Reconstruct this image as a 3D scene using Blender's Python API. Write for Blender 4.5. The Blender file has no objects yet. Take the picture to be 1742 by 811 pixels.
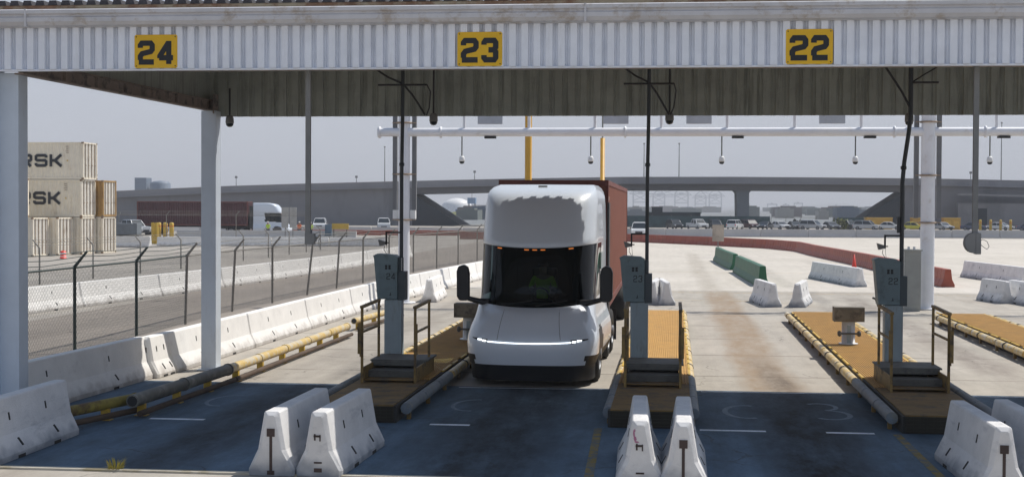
import bpy, bmesh, math, random
from mathutils import Vector, Matrix
random.seed(7)
R = math.radians
PI = math.pi
S = bpy.context.scene
C = S.collection

# ------------------------------------------------------------------ camera
cd = bpy.data.cameras.new('camera'); cam = bpy.data.objects.new('camera', cd); C.objects.link(cam)
YAW, PITCH, ROLL = R(6.1895), R(-1.2324), R(0.26)
fw = Vector((-math.sin(YAW)*math.cos(PITCH), math.cos(YAW)*math.cos(PITCH), math.sin(PITCH)))
rt = Vector((math.cos(YAW), math.sin(YAW), 0)); up = rt.cross(fw)
r2 = math.cos(ROLL)*rt + math.sin(ROLL)*up; u2 = -math.sin(ROLL)*rt + math.cos(ROLL)*up
cam.matrix_world = Matrix(((r2.x, u2.x, -fw.x, 0), (r2.y, u2.y, -fw.y, 0), (r2.z, u2.z, -fw.z, 3.4), (0, 0, 0, 1)))
cd.sensor_width = 36; cd.lens = 50.63; cd.clip_start = 0.5; cd.clip_end = 20000
S.camera = cam

# ------------------------------------------------------------------ world + sun
SUN_EL, SUN_KX, SUN_KY = R(60.0), 0.50, 0.43          # the shade falls towards -X and -Y
sun_dir = Vector((SUN_KX, SUN_KY, 1.0)).normalized()
el = math.asin(sun_dir.z); az = math.atan2(sun_dir.x, sun_dir.y)
w = bpy.data.worlds.new('World'); S.world = w; w.use_nodes = True
nt = w.node_tree; nt.nodes.clear()
sky = nt.nodes.new('ShaderNodeTexSky'); sky.sky_type = 'NISHITA'; sky.sun_disc = False
sky.sun_elevation = el; sky.sun_rotation = az; sky.air_density = 1.6; sky.dust_density = 1.0; sky.ozone_density = 4.0
mixs = nt.nodes.new('ShaderNodeMixRGB')
tcw = nt.nodes.new('ShaderNodeTexCoord'); sepw = nt.nodes.new('ShaderNodeSeparateXYZ'); mrw = nt.nodes.new('ShaderNodeMapRange')
nt.links.new(tcw.outputs['Generated'], sepw.inputs[0]); nt.links.new(sepw.outputs[2], mrw.inputs[0])
mrw.inputs[1].default_value = 0.18; mrw.inputs[2].default_value = 0.60; mrw.inputs[3].default_value = 0.93; mrw.inputs[4].default_value = 0.08
nt.links.new(mrw.outputs[0], mixs.inputs[0])
nsw = nt.nodes.new('ShaderNodeTexNoise'); nsw.inputs['Scale'].default_value = 2.2; nsw.inputs['Detail'].default_value = 5
mpw = nt.nodes.new('ShaderNodeMapping'); mpw.inputs['Scale'].default_value = (1, 1, 5); nt.links.new(tcw.outputs['Generated'], mpw.inputs[0]); nt.links.new(mpw.outputs[0], nsw.inputs['Vector'])
crw = nt.nodes.new('ShaderNodeMixRGB'); crw.inputs[1].default_value = (5.30, 5.80, 7.05, 1); crw.inputs[2].default_value = (5.75, 6.15, 7.15, 1)
hzw = nt.nodes.new('ShaderNodeMapRange'); nt.links.new(sepw.outputs[2], hzw.inputs[0]); hzw.inputs[1].default_value = 0.0; hzw.inputs[2].default_value = 0.14; hzw.inputs[3].default_value = 0.75; hzw.inputs[4].default_value = 0.0
glw = nt.nodes.new('ShaderNodeMixRGB'); glw.inputs[2].default_value = (6.45, 6.75, 7.45, 1)      # the haze is palest near the horizon
nt.links.new(nsw.outputs[0], crw.inputs[0]); nt.links.new(crw.outputs[0], glw.inputs[1]); nt.links.new(hzw.outputs[0], glw.inputs[0]); nt.links.new(glw.outputs[0], mixs.inputs[2])        # marine layer: an even lavender grey veil over the blue sky
bg = nt.nodes.new('ShaderNodeBackground'); bg.inputs[1].default_value = 0.093
wo = nt.nodes.new('ShaderNodeOutputWorld')
nt.links.new(sky.outputs[0], mixs.inputs[1]); nt.links.new(mixs.outputs[0], bg.inputs[0]); nt.links.new(bg.outputs[0], wo.inputs[0])
sl = bpy.data.lights.new('sun', 'SUN'); sl.energy = 4.6; sl.angle = R(0.55); sl.color = (1.0, 0.955, 0.88)
so = bpy.data.objects.new('sun', sl); C.objects.link(so)
so.rotation_euler = sun_dir.to_track_quat('Z', 'Y').to_euler()
S.view_settings.view_transform = 'Standard'; S.view_settings.look = 'None'; S.view_settings.gamma = 1.0
S.view_settings.exposure = 0.0; S.view_settings.use_curve_mapping = False
S.cycles.volume_bounces = 0; S.cycles.transparent_max_bounces = 16

# ------------------------------------------------------------------ materials
MATS = {}
def mat(name, col, rough=0.6, metal=0.0, var=0.18, scale=2.0, bump=0.15, bscale=30.0, dirt=None, damt=0.3, dscale=1.2,
        dstretch=(1, 1, 1), coat=0.0, hsv=0.0, spec=0.5, foot=None):
    if name in MATS: return MATS[name]
    m = bpy.data.materials.new(name); m.use_nodes = True; t = m.node_tree; n = t.nodes; L = t.links
    b = n['Principled BSDF']; b.inputs['Roughness'].default_value = rough; b.inputs['Metallic'].default_value = metal
    b.inputs['Coat Weight'].default_value = coat; b.inputs['Specular IOR Level'].default_value = spec
    geo = n.new('ShaderNodeNewGeometry')
    n1 = n.new('ShaderNodeTexNoise'); n1.inputs['Scale'].default_value = scale; n1.inputs['Detail'].default_value = 6
    n1.inputs['Roughness'].default_value = 0.65
    L.new(geo.outputs['Position'], n1.inputs['Vector'])
    r1 = n.new('ShaderNodeMapRange'); r1.inputs[1].default_value = 0.3; r1.inputs[2].default_value = 0.7
    r1.inputs[3].default_value = 1 - var; r1.inputs[4].default_value = 1 + var
    L.new(n1.outputs[0], r1.inputs[0])
    mu = n.new('ShaderNodeMixRGB'); mu.blend_type = 'MULTIPLY'; mu.inputs[0].default_value = 1
    mu.inputs[1].default_value = (*col, 1); L.new(r1.outputs[0], mu.inputs[2])
    out = mu.outputs[0]
    if hsv:
        oi = n.new('ShaderNodeObjectInfo'); r3 = n.new('ShaderNodeMapRange'); r3.inputs[3].default_value = 1-hsv; r3.inputs[4].default_value = 1+hsv
        L.new(oi.outputs['Random'], r3.inputs[0]); hs = n.new('ShaderNodeHueSaturation')
        L.new(r3.outputs[0], hs.inputs['Value']); L.new(out, hs.inputs['Color']); out = hs.outputs[0]
    if dirt:
        mp = n.new('ShaderNodeMapping'); mp.inputs['Scale'].default_value = dstretch
        L.new(geo.outputs['Position'], mp.inputs['Vector'])
        n2 = n.new('ShaderNodeTexNoise'); n2.inputs['Scale'].default_value = dscale; n2.inputs['Detail'].default_value = 8
        n2.inputs['Roughness'].default_value = 0.7
        L.new(mp.outputs[0], n2.inputs['Vector'])
        r2_ = n.new('ShaderNodeMapRange'); c = 0.62 - damt*0.3
        r2_.inputs[1].default_value = c; r2_.inputs[2].default_value = c + 0.12
        L.new(n2.outputs[0], r2_.inputs[0])
        md = n.new('ShaderNodeMixRGB'); L.new(out, md.inputs[1]); md.inputs[2].default_value = (*dirt, 1)
        mm = n.new('ShaderNodeMath'); mm.operation = 'MULTIPLY'; mm.inputs[1].default_value = min(1, damt*2.2)
        L.new(r2_.outputs[0], mm.inputs[0]); L.new(mm.outputs[0], md.inputs[0]); out = md.outputs[0]
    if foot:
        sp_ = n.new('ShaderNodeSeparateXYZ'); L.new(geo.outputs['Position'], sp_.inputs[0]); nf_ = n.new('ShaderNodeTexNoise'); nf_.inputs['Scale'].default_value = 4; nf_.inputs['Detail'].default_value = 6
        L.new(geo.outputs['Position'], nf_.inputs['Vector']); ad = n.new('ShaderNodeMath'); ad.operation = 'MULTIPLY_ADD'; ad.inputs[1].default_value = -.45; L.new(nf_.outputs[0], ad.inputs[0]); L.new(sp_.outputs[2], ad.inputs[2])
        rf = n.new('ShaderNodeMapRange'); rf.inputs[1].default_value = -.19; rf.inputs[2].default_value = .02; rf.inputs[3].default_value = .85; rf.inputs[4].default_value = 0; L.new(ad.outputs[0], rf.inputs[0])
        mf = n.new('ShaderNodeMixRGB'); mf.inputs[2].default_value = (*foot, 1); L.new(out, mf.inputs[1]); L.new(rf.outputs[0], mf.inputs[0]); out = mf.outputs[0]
    L.new(out, b.inputs['Base Color'])
    if bump:
        n3 = n.new('ShaderNodeTexNoise'); n3.inputs['Scale'].default_value = bscale; n3.inputs['Detail'].default_value = 4
        L.new(geo.outputs['Position'], n3.inputs['Vector'])
        bu = n.new('ShaderNodeBump'); bu.inputs['Strength'].default_value = bump; bu.inputs['Distance'].default_value = 0.01
        L.new(n3.outputs[0], bu.inputs['Height']); L.new(bu.outputs[0], b.inputs['Normal'])
    MATS[name] = m
    return m

def emis(name, col, st):
    m = bpy.data.materials.new(name); m.use_nodes = True; b = m.node_tree.nodes['Principled BSDF']
    b.inputs['Base Color'].default_value = (*col, 1); b.inputs['Emission Color'].default_value = (*col, 1); b.inputs['Emission Strength'].default_value = st
    return m

def glass(name, tint, trans, rough=0.03, gl=1.0):
    m = bpy.data.materials.new(name); m.use_nodes = True; t = m.node_tree; n = t.nodes; L = t.links; n.clear()
    o = n.new('ShaderNodeOutputMaterial'); tr = n.new('ShaderNodeBsdfTransparent'); tr.inputs[0].default_value = (*[c*trans for c in tint], 1)
    g = n.new('ShaderNodeBsdfGlossy'); g.inputs[0].default_value = (gl, gl, gl, 1); g.inputs[1].default_value = rough
    fr = n.new('ShaderNodeFresnel'); fr.inputs[0].default_value = 1.33
    mx = n.new('ShaderNodeMixShader'); L.new(fr.outputs[0], mx.inputs[0]); L.new(tr.outputs[0], mx.inputs[1]); L.new(g.outputs[0], mx.inputs[2])
    L.new(mx.outputs[0], o.inputs[0]); return m

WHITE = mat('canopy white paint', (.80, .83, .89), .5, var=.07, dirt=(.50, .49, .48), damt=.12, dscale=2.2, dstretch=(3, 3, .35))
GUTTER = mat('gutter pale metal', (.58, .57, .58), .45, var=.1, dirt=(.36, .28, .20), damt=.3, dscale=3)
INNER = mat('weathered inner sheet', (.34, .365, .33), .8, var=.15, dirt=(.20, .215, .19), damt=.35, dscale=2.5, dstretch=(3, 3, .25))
RUST = mat('rusty flashing', (.21, .12, .07), .85, var=.4, scale=6, dirt=(.35, .29, .2), damt=.5, dscale=1.3)
BEAM = mat('brown beam primer', (.26, .21, .18), .7, var=.25, dirt=(.10, .085, .08), damt=.45, dscale=4)
POST = mat('pale grey post paint', (.58, .64, .71), .45, var=.06, dirt=(.38, .37, .36), damt=.15, dscale=3, dstretch=(1, 1, .3))
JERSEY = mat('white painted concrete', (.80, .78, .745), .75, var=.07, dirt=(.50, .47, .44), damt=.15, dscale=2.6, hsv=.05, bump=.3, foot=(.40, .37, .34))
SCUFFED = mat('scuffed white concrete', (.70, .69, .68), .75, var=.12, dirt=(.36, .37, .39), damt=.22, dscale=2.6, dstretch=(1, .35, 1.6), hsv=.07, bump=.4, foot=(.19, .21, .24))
DARK = mat('slot shade dark', (.03, .028, .026), .9, var=.3)  # for raised dark pads that stand for the shade inside slots and notches
REDB = mat('faded red plastic barrier', (.30, .062, .032), .55, var=.15, dirt=(.24, .10, .06), damt=.25, hsv=.06)
GREENB = mat('green plastic barrier', (.006, .10, .042), .5, var=.15, dirt=(.03, .10, .05), damt=.3, hsv=.1)
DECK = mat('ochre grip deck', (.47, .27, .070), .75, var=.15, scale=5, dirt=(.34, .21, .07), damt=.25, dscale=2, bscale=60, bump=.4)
LOWDECK = mat('shade dark worn ochre plate', (.21, .125, .035), .8, var=.25, dirt=(.06, .05, .045), damt=.35, dscale=2.5)  # deck ochre with the canopy's shade mixed into it, plus wear
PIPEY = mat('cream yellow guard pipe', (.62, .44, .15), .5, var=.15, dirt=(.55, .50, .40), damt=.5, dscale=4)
PIPEG = mat('shade grey worn pipe', (.17, .195, .22), .6, var=.25, dirt=(.22, .20, .13), damt=.25, dscale=3)
YELLOW = mat('yellow post paint', (.60, .39, .05), .5, var=.15, dirt=(.30, .18, .05), damt=.25, dscale=4)
RAIL = mat('brown yellow rail steel', (.24, .155, .045), .6, var=.25, dirt=(.07, .05, .035), damt=.4, dscale=6)
STEP = mat('grey step steel', (.12, .12, .11), .7, var=.2, dirt=(.08, .08, .075), damt=.4, dscale=5)
KERB = mat('island side steel', (.05, .048, .045), .8, var=.3, dirt=(.03, .03, .028), damt=.4)
BOOTH = mat('blue grey cabinet', (.155, .22, .245), .5, var=.1, dirt=(.09, .12, .13), damt=.3, dscale=5)
BOOTHS = mat('dark cabinet side', (.055, .075, .09), .5, var=.15)
COLUMN = mat('grey blue column', (.30, .37, .41), .5, var=.08, dirt=(.20, .19, .15), damt=.3, dscale=3, dstretch=(2, 2, .4))
BLACK = mat('black rubber', (.018, .018, .02), .6, var=.2)
CONDUIT = mat('dark grey conduit', (.035, .042, .048), .5, var=.2)
GREYPOLE = mat('grey drop pole', (.19, .19, .185), .6, var=.15)
SIGNY = mat('sign yellow', (.78, .46, .008), .55, var=.06, dirt=(.55, .33, .03), damt=.15, dscale=5, bump=0)
SIGNK = mat('sign black lettering', (.012, .014, .018), .6, var=.1, bump=0)
TRUCKW = mat('white truck paint', (.66, .715, .79), .28, var=.03, scale=.8, bump=0, coat=.6)
TRUCKK = mat('black truck plastic', (.012, .013, .016), .45, var=.1, bump=0)
SEAMK = mat('panel gap', (.10, .11, .12), .6, var=.1, bump=0)
CHROME = mat('brushed rim', (.22, .225, .235), .5, metal=.5, var=.1)
CONTR = mat('brown red container', (.25, .088, .057), .6, var=.14, dirt=(.24, .085, .055), damt=.3, dscale=1.5, dstretch=(1, 1, .3))
CONTD = mat('dark red trailer', (.065, .014, .018), .6, var=.2)
CONTW = mat('cream container paint', (.80, .73, .60), .65, var=.08, dirt=(.50, .38, .24), damt=.25, dscale=1.0, dstretch=(1, 1, .35), hsv=.05)
CONTO = mat('ochre container paint', (.42, .25, .08), .65, var=.15, dirt=(.25, .14, .06), damt=.4)
CONTE = mat('white container end', (.78, .74, .66), .6, var=.1, dirt=(.36, .24, .15), damt=.22, dscale=1.6, dstretch=(2, 2, .5))
FRAMEC = mat('rusty container frame', (.27, .19, .12), .7, var=.3)
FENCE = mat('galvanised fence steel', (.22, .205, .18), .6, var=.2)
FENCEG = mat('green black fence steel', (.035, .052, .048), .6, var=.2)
OVER = mat('bridge concrete', (.24, .24, .255), .85, var=.07, scale=.15, dirt=(.17, .17, .185), damt=.3, dscale=.12, dstretch=(1, 1, .3), bump=0)
OVERD = mat('girder shade dark concrete', (.13, .13, .14), .85, var=.1, scale=.2, bump=0)  # darker than the parapet: shade below the slab overhang put in the colour
RETW = mat('retaining wall panels', (.20, .20, .215), .85, var=.08, scale=.15, dirt=(.14, .145, .155), damt=.4, dscale=.15, dstretch=(1, 1, .25), bump=0)
EMBK = mat('shade dark embankment', (.018, .026, .036), .9, var=.2, scale=.5, bump=0)  # shade put into this near-black blue; the slope itself stands in sun
CONC = mat('pale concrete', (.50, .49, .48), .8, var=.08, scale=.6, hsv=.05)
CARGLASS = mat('car glass', (.02, .028, .035), .12, var=.1, bump=0)
TYRE = mat('tyre', (.02, .02, .02), .85, var=.2)
GANTRY = mat('gantry white', (.76, .77, .80), .5, var=.05, dirt=(.45, .38, .30), damt=.15, dscale=3)
GANTG = mat('gantry grey panel', (.17, .175, .185), .6, var=.1)
SKIN = mat('skin', (.36, .20, .13), .6, var=.05, bump=0)
HIVIS = mat('hi vis lime cloth', (.50, .72, .05), .8, var=.12, bump=0)
HIORANGE = mat('hi vis orange cloth', (.75, .17, .05), .8, var=.12, bump=0)
CLOTHD = mat('dark work cloth', (.03, .035, .05), .9, var=.15, bump=0)
HAIR = mat('dark hair', (.02, .015, .012), .8, var=.2, bump=0)
REDW = mat('red plastic', (.70, .05, .03), .5, var=.1)
CRANE = mat('crane pale paint', (.16, .20, .26), .6, var=.05, bump=0)
BLUEC = mat('blue shed cladding', (.05, .11, .36), .6, var=.1, bump=0)
LIGHTW = mat('white paint', (.75, .75, .74), .5, var=.05)
TEAL = mat('green fence fabric', (.03, .065, .075), .9, var=.25, scale=.8, bump=0)
OLIVE = mat('dry olive scrub', (.17, .18, .05), .95, var=.35, scale=.3, bump=0)
LAMPM = emis('led lamp white', (.9, .97, 1.0), 2.2)
AMBER = emis('amber marker', (1.0, .28, .05), .6)

# ------------------------------------------------------------------ mesh helper
class MB:
    def __init__(s): s.v = []; s.f = []; s.sm = []; s.mi = []
    def add(s, vs, fs, smooth=False, m=0, M=None):
        o = len(s.v)
        for p in vs:
            p = Vector(p)
            s.v.append(tuple(M @ p) if M else tuple(p))
        for f in fs: s.f.append([i+o for i in f]); s.sm.append(smooth); s.mi.append(m)
        return s
    def box(s, x0, x1, y0, y1, z0, z1, m=0, M=None):
        vs = [(x0,y0,z0),(x1,y0,z0),(x1,y1,z0),(x0,y1,z0),(x0,y0,z1),(x1,y0,z1),(x1,y1,z1),(x0,y1,z1)]
        return s.add(vs, [(0,3,2,1),(4,5,6,7),(0,1,5,4),(1,2,6,5),(2,3,7,6),(3,0,4,7)], False, m, M)
    def prism(s, poly, a0, a1, axis='x', m=0, M=None, caps=True):
        # poly: list of 2D points (in the plane perpendicular to the axis, order y,z / x,z / x,y)
        n = len(poly); vs = []
        for a in (a0, a1):
            for (p, q) in poly:
                vs.append({'x': (a, p, q), 'y': (p, a, q), 'z': (p, q, a)}[axis])
        fs = [(i, (i+1) % n, n+(i+1) % n, n+i) for i in range(n)]
        if caps: fs += [tuple(range(n-1, -1, -1)), tuple(range(n, 2*n))]
        return s.add(vs, fs, False, m, M)
    def tube(s, pts, r, seg=10, m=0, caps=True, smooth=True):
        pts = [Vector(p) for p in pts]; rs = r if isinstance(r, (list, tuple)) else [r]*len(pts)
        vs = []; prev = None
        for i, p in enumerate(pts):
            if i == 0: d = pts[1]-pts[0]
            elif i == len(pts)-1: d = pts[-1]-pts[-2]
            else: d = (pts[i+1]-pts[i]).normalized() + (pts[i]-pts[i-1]).normalized()
            d.normalize()
            if prev is None:
                a = Vector((0, 0, 1)) if abs(d.z) < .9 else Vector((1, 0, 0)); u = d.cross(a).normalized()
            else: u = (prev - d*prev.dot(d)).normalized()
            prev = u; v = d.cross(u)
            for k in range(seg):
                t = 2*PI*k/seg; vs.append(p + rs[i]*(math.cos(t)*u + math.sin(t)*v))
        o = len(s.v); n = len(pts); fs = []
        for i in range(n-1):
            for k in range(seg): fs.append((i*seg+k, i*seg+(k+1) % seg, (i+1)*seg+(k+1) % seg, (i+1)*seg+k))
        s.add(vs, fs, smooth, m)
        if caps: s.add(vs[:seg][::-1], [tuple(range(seg))], False, m); s.add(vs[-seg:], [tuple(range(seg))], False, m)
        return s
    def lathe(s, prof, c=(0, 0, 0), seg=16, m=0, axis='z'):
        vs = []; n = len(prof)
        for (r, z) in prof:
            for k in range(seg):
                t = 2*PI*k/seg; a, b = r*math.cos(t), r*math.sin(t)
                vs.append({'z': (c[0]+a, c[1]+b, c[2]+z), 'x': (c[0]+z, c[1]+a, c[2]+b), 'y': (c[0]+b, c[1]+z, c[2]+a)}[axis])
        fs = [(i*seg+k, i*seg+(k+1) % seg, (i+1)*seg+(k+1) % seg, (i+1)*seg+k) for i in range(n-1) for k in range(seg)]
        return s.add(vs, fs, True, m)
    def build(s, name, mats, parent=None, bevel=0, **kw):
        me = bpy.data.meshes.new(name); me.from_pydata(s.v, [], s.f)
        for m in (mats if isinstance(mats, (list, tuple)) else [mats]): me.materials.append(m)
        me.polygons.foreach_set('use_smooth', s.sm); me.polygons.foreach_set('material_index', s.mi); me.update()
        o = bpy.data.objects.new(name, me); C.objects.link(o)
        if parent: o.parent = parent
        if bevel:
            b = o.modifiers.new('bevel', 'BEVEL'); b.width = bevel; b.segments = 2; b.limit_method = 'ANGLE'; b.angle_limit = R(40)
        for k, v in kw.items(): o[k] = v
        return o
def tag(o, label, cat, group=None):
    o['label'] = label; o['category'] = cat
    if group: o['group'] = group
    return o
def thing(name, label, cat, loc=(0, 0, 0), rz=0, group=None):
    o = bpy.data.objects.new(name, None); C.objects.link(o); o.location = loc; o.rotation_euler = (0, 0, rz); o.empty_display_size = .2
    return tag(o, label, cat, group)
KIDS = {}
def kids(o): return [c for c in bpy.data.objects if c.parent == o] if False else list(o.children)
def dup(root, loc, rz=0, label=None, group=None):
    def cp(o, par):
        c = o.copy(); C.objects.link(c)
        if par: c.parent = par
        for k in list(o.children): cp(k, c)
        return c
    r = cp(root, None); r.location = loc; r.rotation_euler = (0, 0, rz)
    if label: r['label'] = label
    if group: r['group'] = group
    return r
def struct(mb, name, m, **kw): o = mb.build(name, m, **kw); o['kind'] = 'structure'; return o

# stroke lettering: thick polylines with mitred joints, in a unit-high cell
GLY = {
 '2': (.78, [[(.0, .68), (.0, .80), (.10, .90), (.68, .90), (.78, .80), (.78, .60), (.68, .50), (.12, .40), (.0, .28), (.0, .1)], [(-.1, .0), (.88, .0)]]),
 '3': (.78, [[(.0, .70), (.0, .80), (.10, .90), (.68, .90), (.78, .80), (.78, .58), (.66, .46), (.30, .46)], [(.66, .46), (.78, .36), (.78, .10), (.68, .0), (.10, .0), (.0, .10), (.0, .22)]]),
 '4': (.85, [[(.62, -.1), (.62, 1.0)], [(.58, .9), (.0, .28), (.0, .18)], [(-.05, .2), (.92, .2)]]),
 'R': (.78, [[(.0, -.09), (.0, .90), (.66, .90), (.76, .80), (.76, .52), (.66, .42), (.0, .42)], [(.40, .42), (.74, -.09)]]),
 'S': (.78, [[(.78, .70), (.78, .80), (.68, .90), (.10, .90), (.0, .80), (.0, .55), (.10, .46), (.68, .46), (.78, .36), (.78, .10), (.68, .0), (.10, .0), (.0, .10), (.0, .22)]]),
 'K': (.78, [[(.0, -.09), (.0, .99)], [(.05, .45), (.30, .45), (.78, .97)], [(.30, .45), (.80, -.07)]]),
 'E': (.72, [[(.76, .90), (.0, .90), (.0, .0), (.76, .0)], [(.0, .45), (.68, .45)]]),
 'A': (.80, [[(.0, -.09), (.0, .78), (.12, .90), (.68, .90), (.80, .78), (.80, -.09)], [(.0, .36), (.80, .36)]]),
 'M': (1.0, [[(.0, -.09), (.0, .90), (.50, .30), (1.0, .90), (1.0, -.09)]]),
 'C': (.72, [[(.72, .80), (.62, .90), (.12, .90), (.0, .78), (.0, .12), (.12, .0), (.62, .0), (.72, .10)]]),
}
def strokes(mb, text, x, z, h, wd, y0, y1, gap=.34, sx=1.0):
    """letters in the XZ plane facing -Y, baseline at z; returns the x after the text"""
    for ch in text:
        w_, lines = GLY[ch]
        for li, ln in enumerate(lines):
            P = [Vector((x + p[0]*h*sx, z + (p[1]*.82 + .09)*h)) for p in ln]; n = len(P); Lf = []; Rt = []
            for i in range(n):
                if i == 0: d = (P[1]-P[0]).normalized(); nn = Vector((-d.y, d.x)); k = 1
                elif i == n-1: d = (P[-1]-P[-2]).normalized(); nn = Vector((-d.y, d.x)); k = 1
                else:
                    d1 = (P[i]-P[i-1]).normalized(); d2 = (P[i+1]-P[i]).normalized(); a = Vector((-d1.y, d1.x)); b = Vector((-d2.y, d2.x))
                    nn = (a+b).normalized(); k = min(1.6, 1/max(.3, nn.dot(a)))
                Lf.append(P[i]+nn*wd*k/2); Rt.append(P[i]-nn*wd*k/2)
            vs = []
            for y in (y0-.0007*li, y1):
                for q in Lf+Rt: vs.append((q.x, y, q.y))
            fs = []
            for i in range(n-1):
                fs += [(i, n+i, n+i+1, i+1), (2*n+i, 2*n+i+1, 3*n+i+1, 3*n+i), (i, i+1, 2*n+i+1, 2*n+i), (n+i, 3*n+i, 3*n+i+1, n+i+1)]
            fs += [(0, 2*n, 3*n, n), (n-1, 2*n-1, 4*n-1, 3*n-1)]
            mb.add(vs, fs)
        x += (w_ + gap)*h*sx
    return x

# ------------------------------------------------------------------ ground
def ground_mat(name, colA, colB, joints=None, lanes=None, grit=.12, colC=None, rough=.85, cracks=None):
    m = bpy.data.materials.new(name); m.use_nodes = True; t = m.node_tree; n = t.nodes; L = t.links
    b = n['Principled BSDF']; b.inputs['Roughness'].default_value = rough; b.inputs['Specular IOR Level'].default_value = .3
    geo = n.new('ShaderNodeNewGeometry'); sp = n.new('ShaderNodeSeparateXYZ'); L.new(geo.outputs['Position'], sp.inputs[0])
    def noise(sc, st=(1, 1, 1), det=6, rg=.6):
        mp = n.new('ShaderNodeMapping'); mp.inputs['Scale'].default_value = st; L.new(geo.outputs['Position'], mp.inputs['Vector'])
        x = n.new('ShaderNodeTexNoise'); x.inputs['Scale'].default_value = sc; x.inputs['Detail'].default_value = det; x.inputs['Roughness'].default_value = rg
        L.new(mp.outputs[0], x.inputs['Vector']); return x.outputs[0]
    def rng(s, a, b_, c, d):
        r = n.new('ShaderNodeMapRange'); r.inputs[1].default_value = a; r.inputs[2].default_value = b_; r.inputs[3].default_value = c; r.inputs[4].default_value = d
        L.new(s, r.inputs[0]); return r.outputs[0]
    def mth(op, a, b_=None):
        x = n.new('ShaderNodeMath'); x.operation = op
        for i, q in enumerate((a, b_)):
            if q is None: continue
            if isinstance(q, (int, float)): x.inputs[i].default_value = q
            else: L.new(q, x.inputs[i])
        return x.outputs[0]
    def mix(f, a, b_, mode='MIX'):
        x = n.new('ShaderNodeMixRGB'); x.blend_type = mode
        if isinstance(f, (int, float)): x.inputs[0].default_value = f
        else: L.new(f, x.inputs[0])
        for i, q in ((1, a), (2, b_)):
            if isinstance(q, tuple): x.inputs[i].default_value = (*q, 1)
            else: L.new(q, x.inputs[i])
        return x.outputs[0]
    col = mix(rng(noise(.12), .38, .62, 0, 1), colA, colB)
    if colC: col = mix(rng(noise(.5, (1, .25, 1)), .52, .68, 0, .7), col, colC)
    col = mix(1.0, col, mix(0, rng(noise(2.2, (1, .35, 1), 8, .7), .3, .7, 1-grit, 1+grit), (0, 0, 0)), 'MULTIPLY')
    col = mix(1.0, col, mix(0, rng(noise(25), .3, .7, .93, 1.07), (0, 0, 0)), 'MULTIPLY')
    col = mix(1.0, col, mix(0, rng(noise(3.0, (1, .04, 1), 5, .6), .3, .7, 1-grit*.6, 1+grit*.5), (0, 0, 0)), 'MULTIPLY')
    if cracks:
        vo = n.new('ShaderNodeTexVoronoi'); vo.feature = 'DISTANCE_TO_EDGE'; vo.inputs['Scale'].default_value = cracks
        va = n.new('ShaderNodeVectorMath'); va.operation = 'ADD'; nz = n.new('ShaderNodeTexNoise'); nz.inputs['Scale'].default_value = 1.3; nz.inputs['Detail'].default_value = 5
        L.new(geo.outputs['Position'], nz.inputs['Vector']); L.new(geo.outputs['Position'], va.inputs[0]); L.new(nz.outputs['Color'], va.inputs[1]); L.new(va.outputs[0], vo.inputs['Vector'])
        cf = mth('MULTIPLY', rng(vo.outputs['Distance'], .0, .006, 1, 0), rng(noise(.35), .48, .56, 0, .75)); col = mix(cf, col, (.06, .055, .05))
    if joints:
        per, wd = joints
        wob = mth('MULTIPLY', noise(1.2), .05)
        fy = mth('PINGPONG', mth('ADD', sp.outputs[1], wob), per/2)
        jl = rng(fy, wd*.4, wd, 1, 0)
        brk = rng(noise(.8, (1, 4, 1)), .42, .52, .15, .9)
        col = mix(mth('MULTIPLY', jl, brk), col, (.10, .085, .07))
    if lanes:
        for (cx, y0, y1, wd, amt, tint, *hd) in lanes:
            hard = hd[0] if hd else .35
            wx = mth('ADD', sp.outputs[0], mth('MULTIPLY', mth('SUBTRACT', noise(.35, (1, .5, 1)), .5), .9))
            d = mth('ABSOLUTE', mth('SUBTRACT', wx, cx)); s_ = rng(d, wd*hard, wd, 1, 0)
            e = mth('MULTIPLY', rng(sp.outputs[1], y0, y0+3.5, 0, 1), rng(sp.outputs[1], y1-6, y1, 1, 0))
            st = rng(noise(1.9, (1, .3, 1), 9, .75), .36, .6, .42 if hd else .25, 1)
            f = mth('MULTIPLY', mth('MULTIPLY', s_, e), mth('MULTIPLY', st, amt)); col = mix(f, col, tint)
    L.new(col, b.inputs['Base Color'])
    bu = n.new('ShaderNodeBump'); bu.inputs['Strength'].default_value = .25; bu.inputs['Distance'].default_value = .01
    L.new(noise(40), bu.inputs['Height']); L.new(bu.outputs[0], b.inputs['Normal'])
    return m
LITC = ground_mat('lane concrete', (.41, .375, .325), (.355, .325, .28), (4.2, .055),
    [(2.0, 24, 62, .70, .92, (.275, .20, .13), .50), (2.15, 25, 34, .36, .7, (.07, .06, .055)), (-7.3, 27, 60, .8, .45, (.20, .17, .14)), (6.9, 28, 60, .6, .65, (.17, .14, .12)), (-6.3, 26, 37, .7, .7, (.10,.09,.08)),
     (5.6, 45, 95, .45, .5, (.16, .15, .14)), (-2.4, 24, 60, .8, .4, (.2, .17, .14))], colC=(.33, .29, .245), cracks=.22)
APRON = ground_mat('bright apron concrete', (.56, .515, .455), (.50, .46, .40), None, [(5.3, 60, 110, .5, .4, (.25, .23, .2)), (1.75, 57, 112, .6, .55, (.30, .26, .21)), (8.9, 58, 100, .5, .4, (.28, .25, .22))], grit=.07, colC=(.47, .43, .38))
SHADEC = ground_mat('shade blue stained paving', (.120, .185, .250), (.085, .135, .19), None,  # canopy shade put into the blue-dark base colour; the lane stains are stains
    [(2.05, 14, 34, 1.0, 1.0, (.008, .011, .016), .30), (-2.5, 14, 34, 1.35, .95, (.016, .022, .030), .25), (-6.7, 14, 34, 1.05, .9, (.014, .02, .028), .2), (6.8, 14, 34, .8, .8, (.016, .018, .022))], grit=.28, colC=(.06, .085, .11), cracks=.25)
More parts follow.
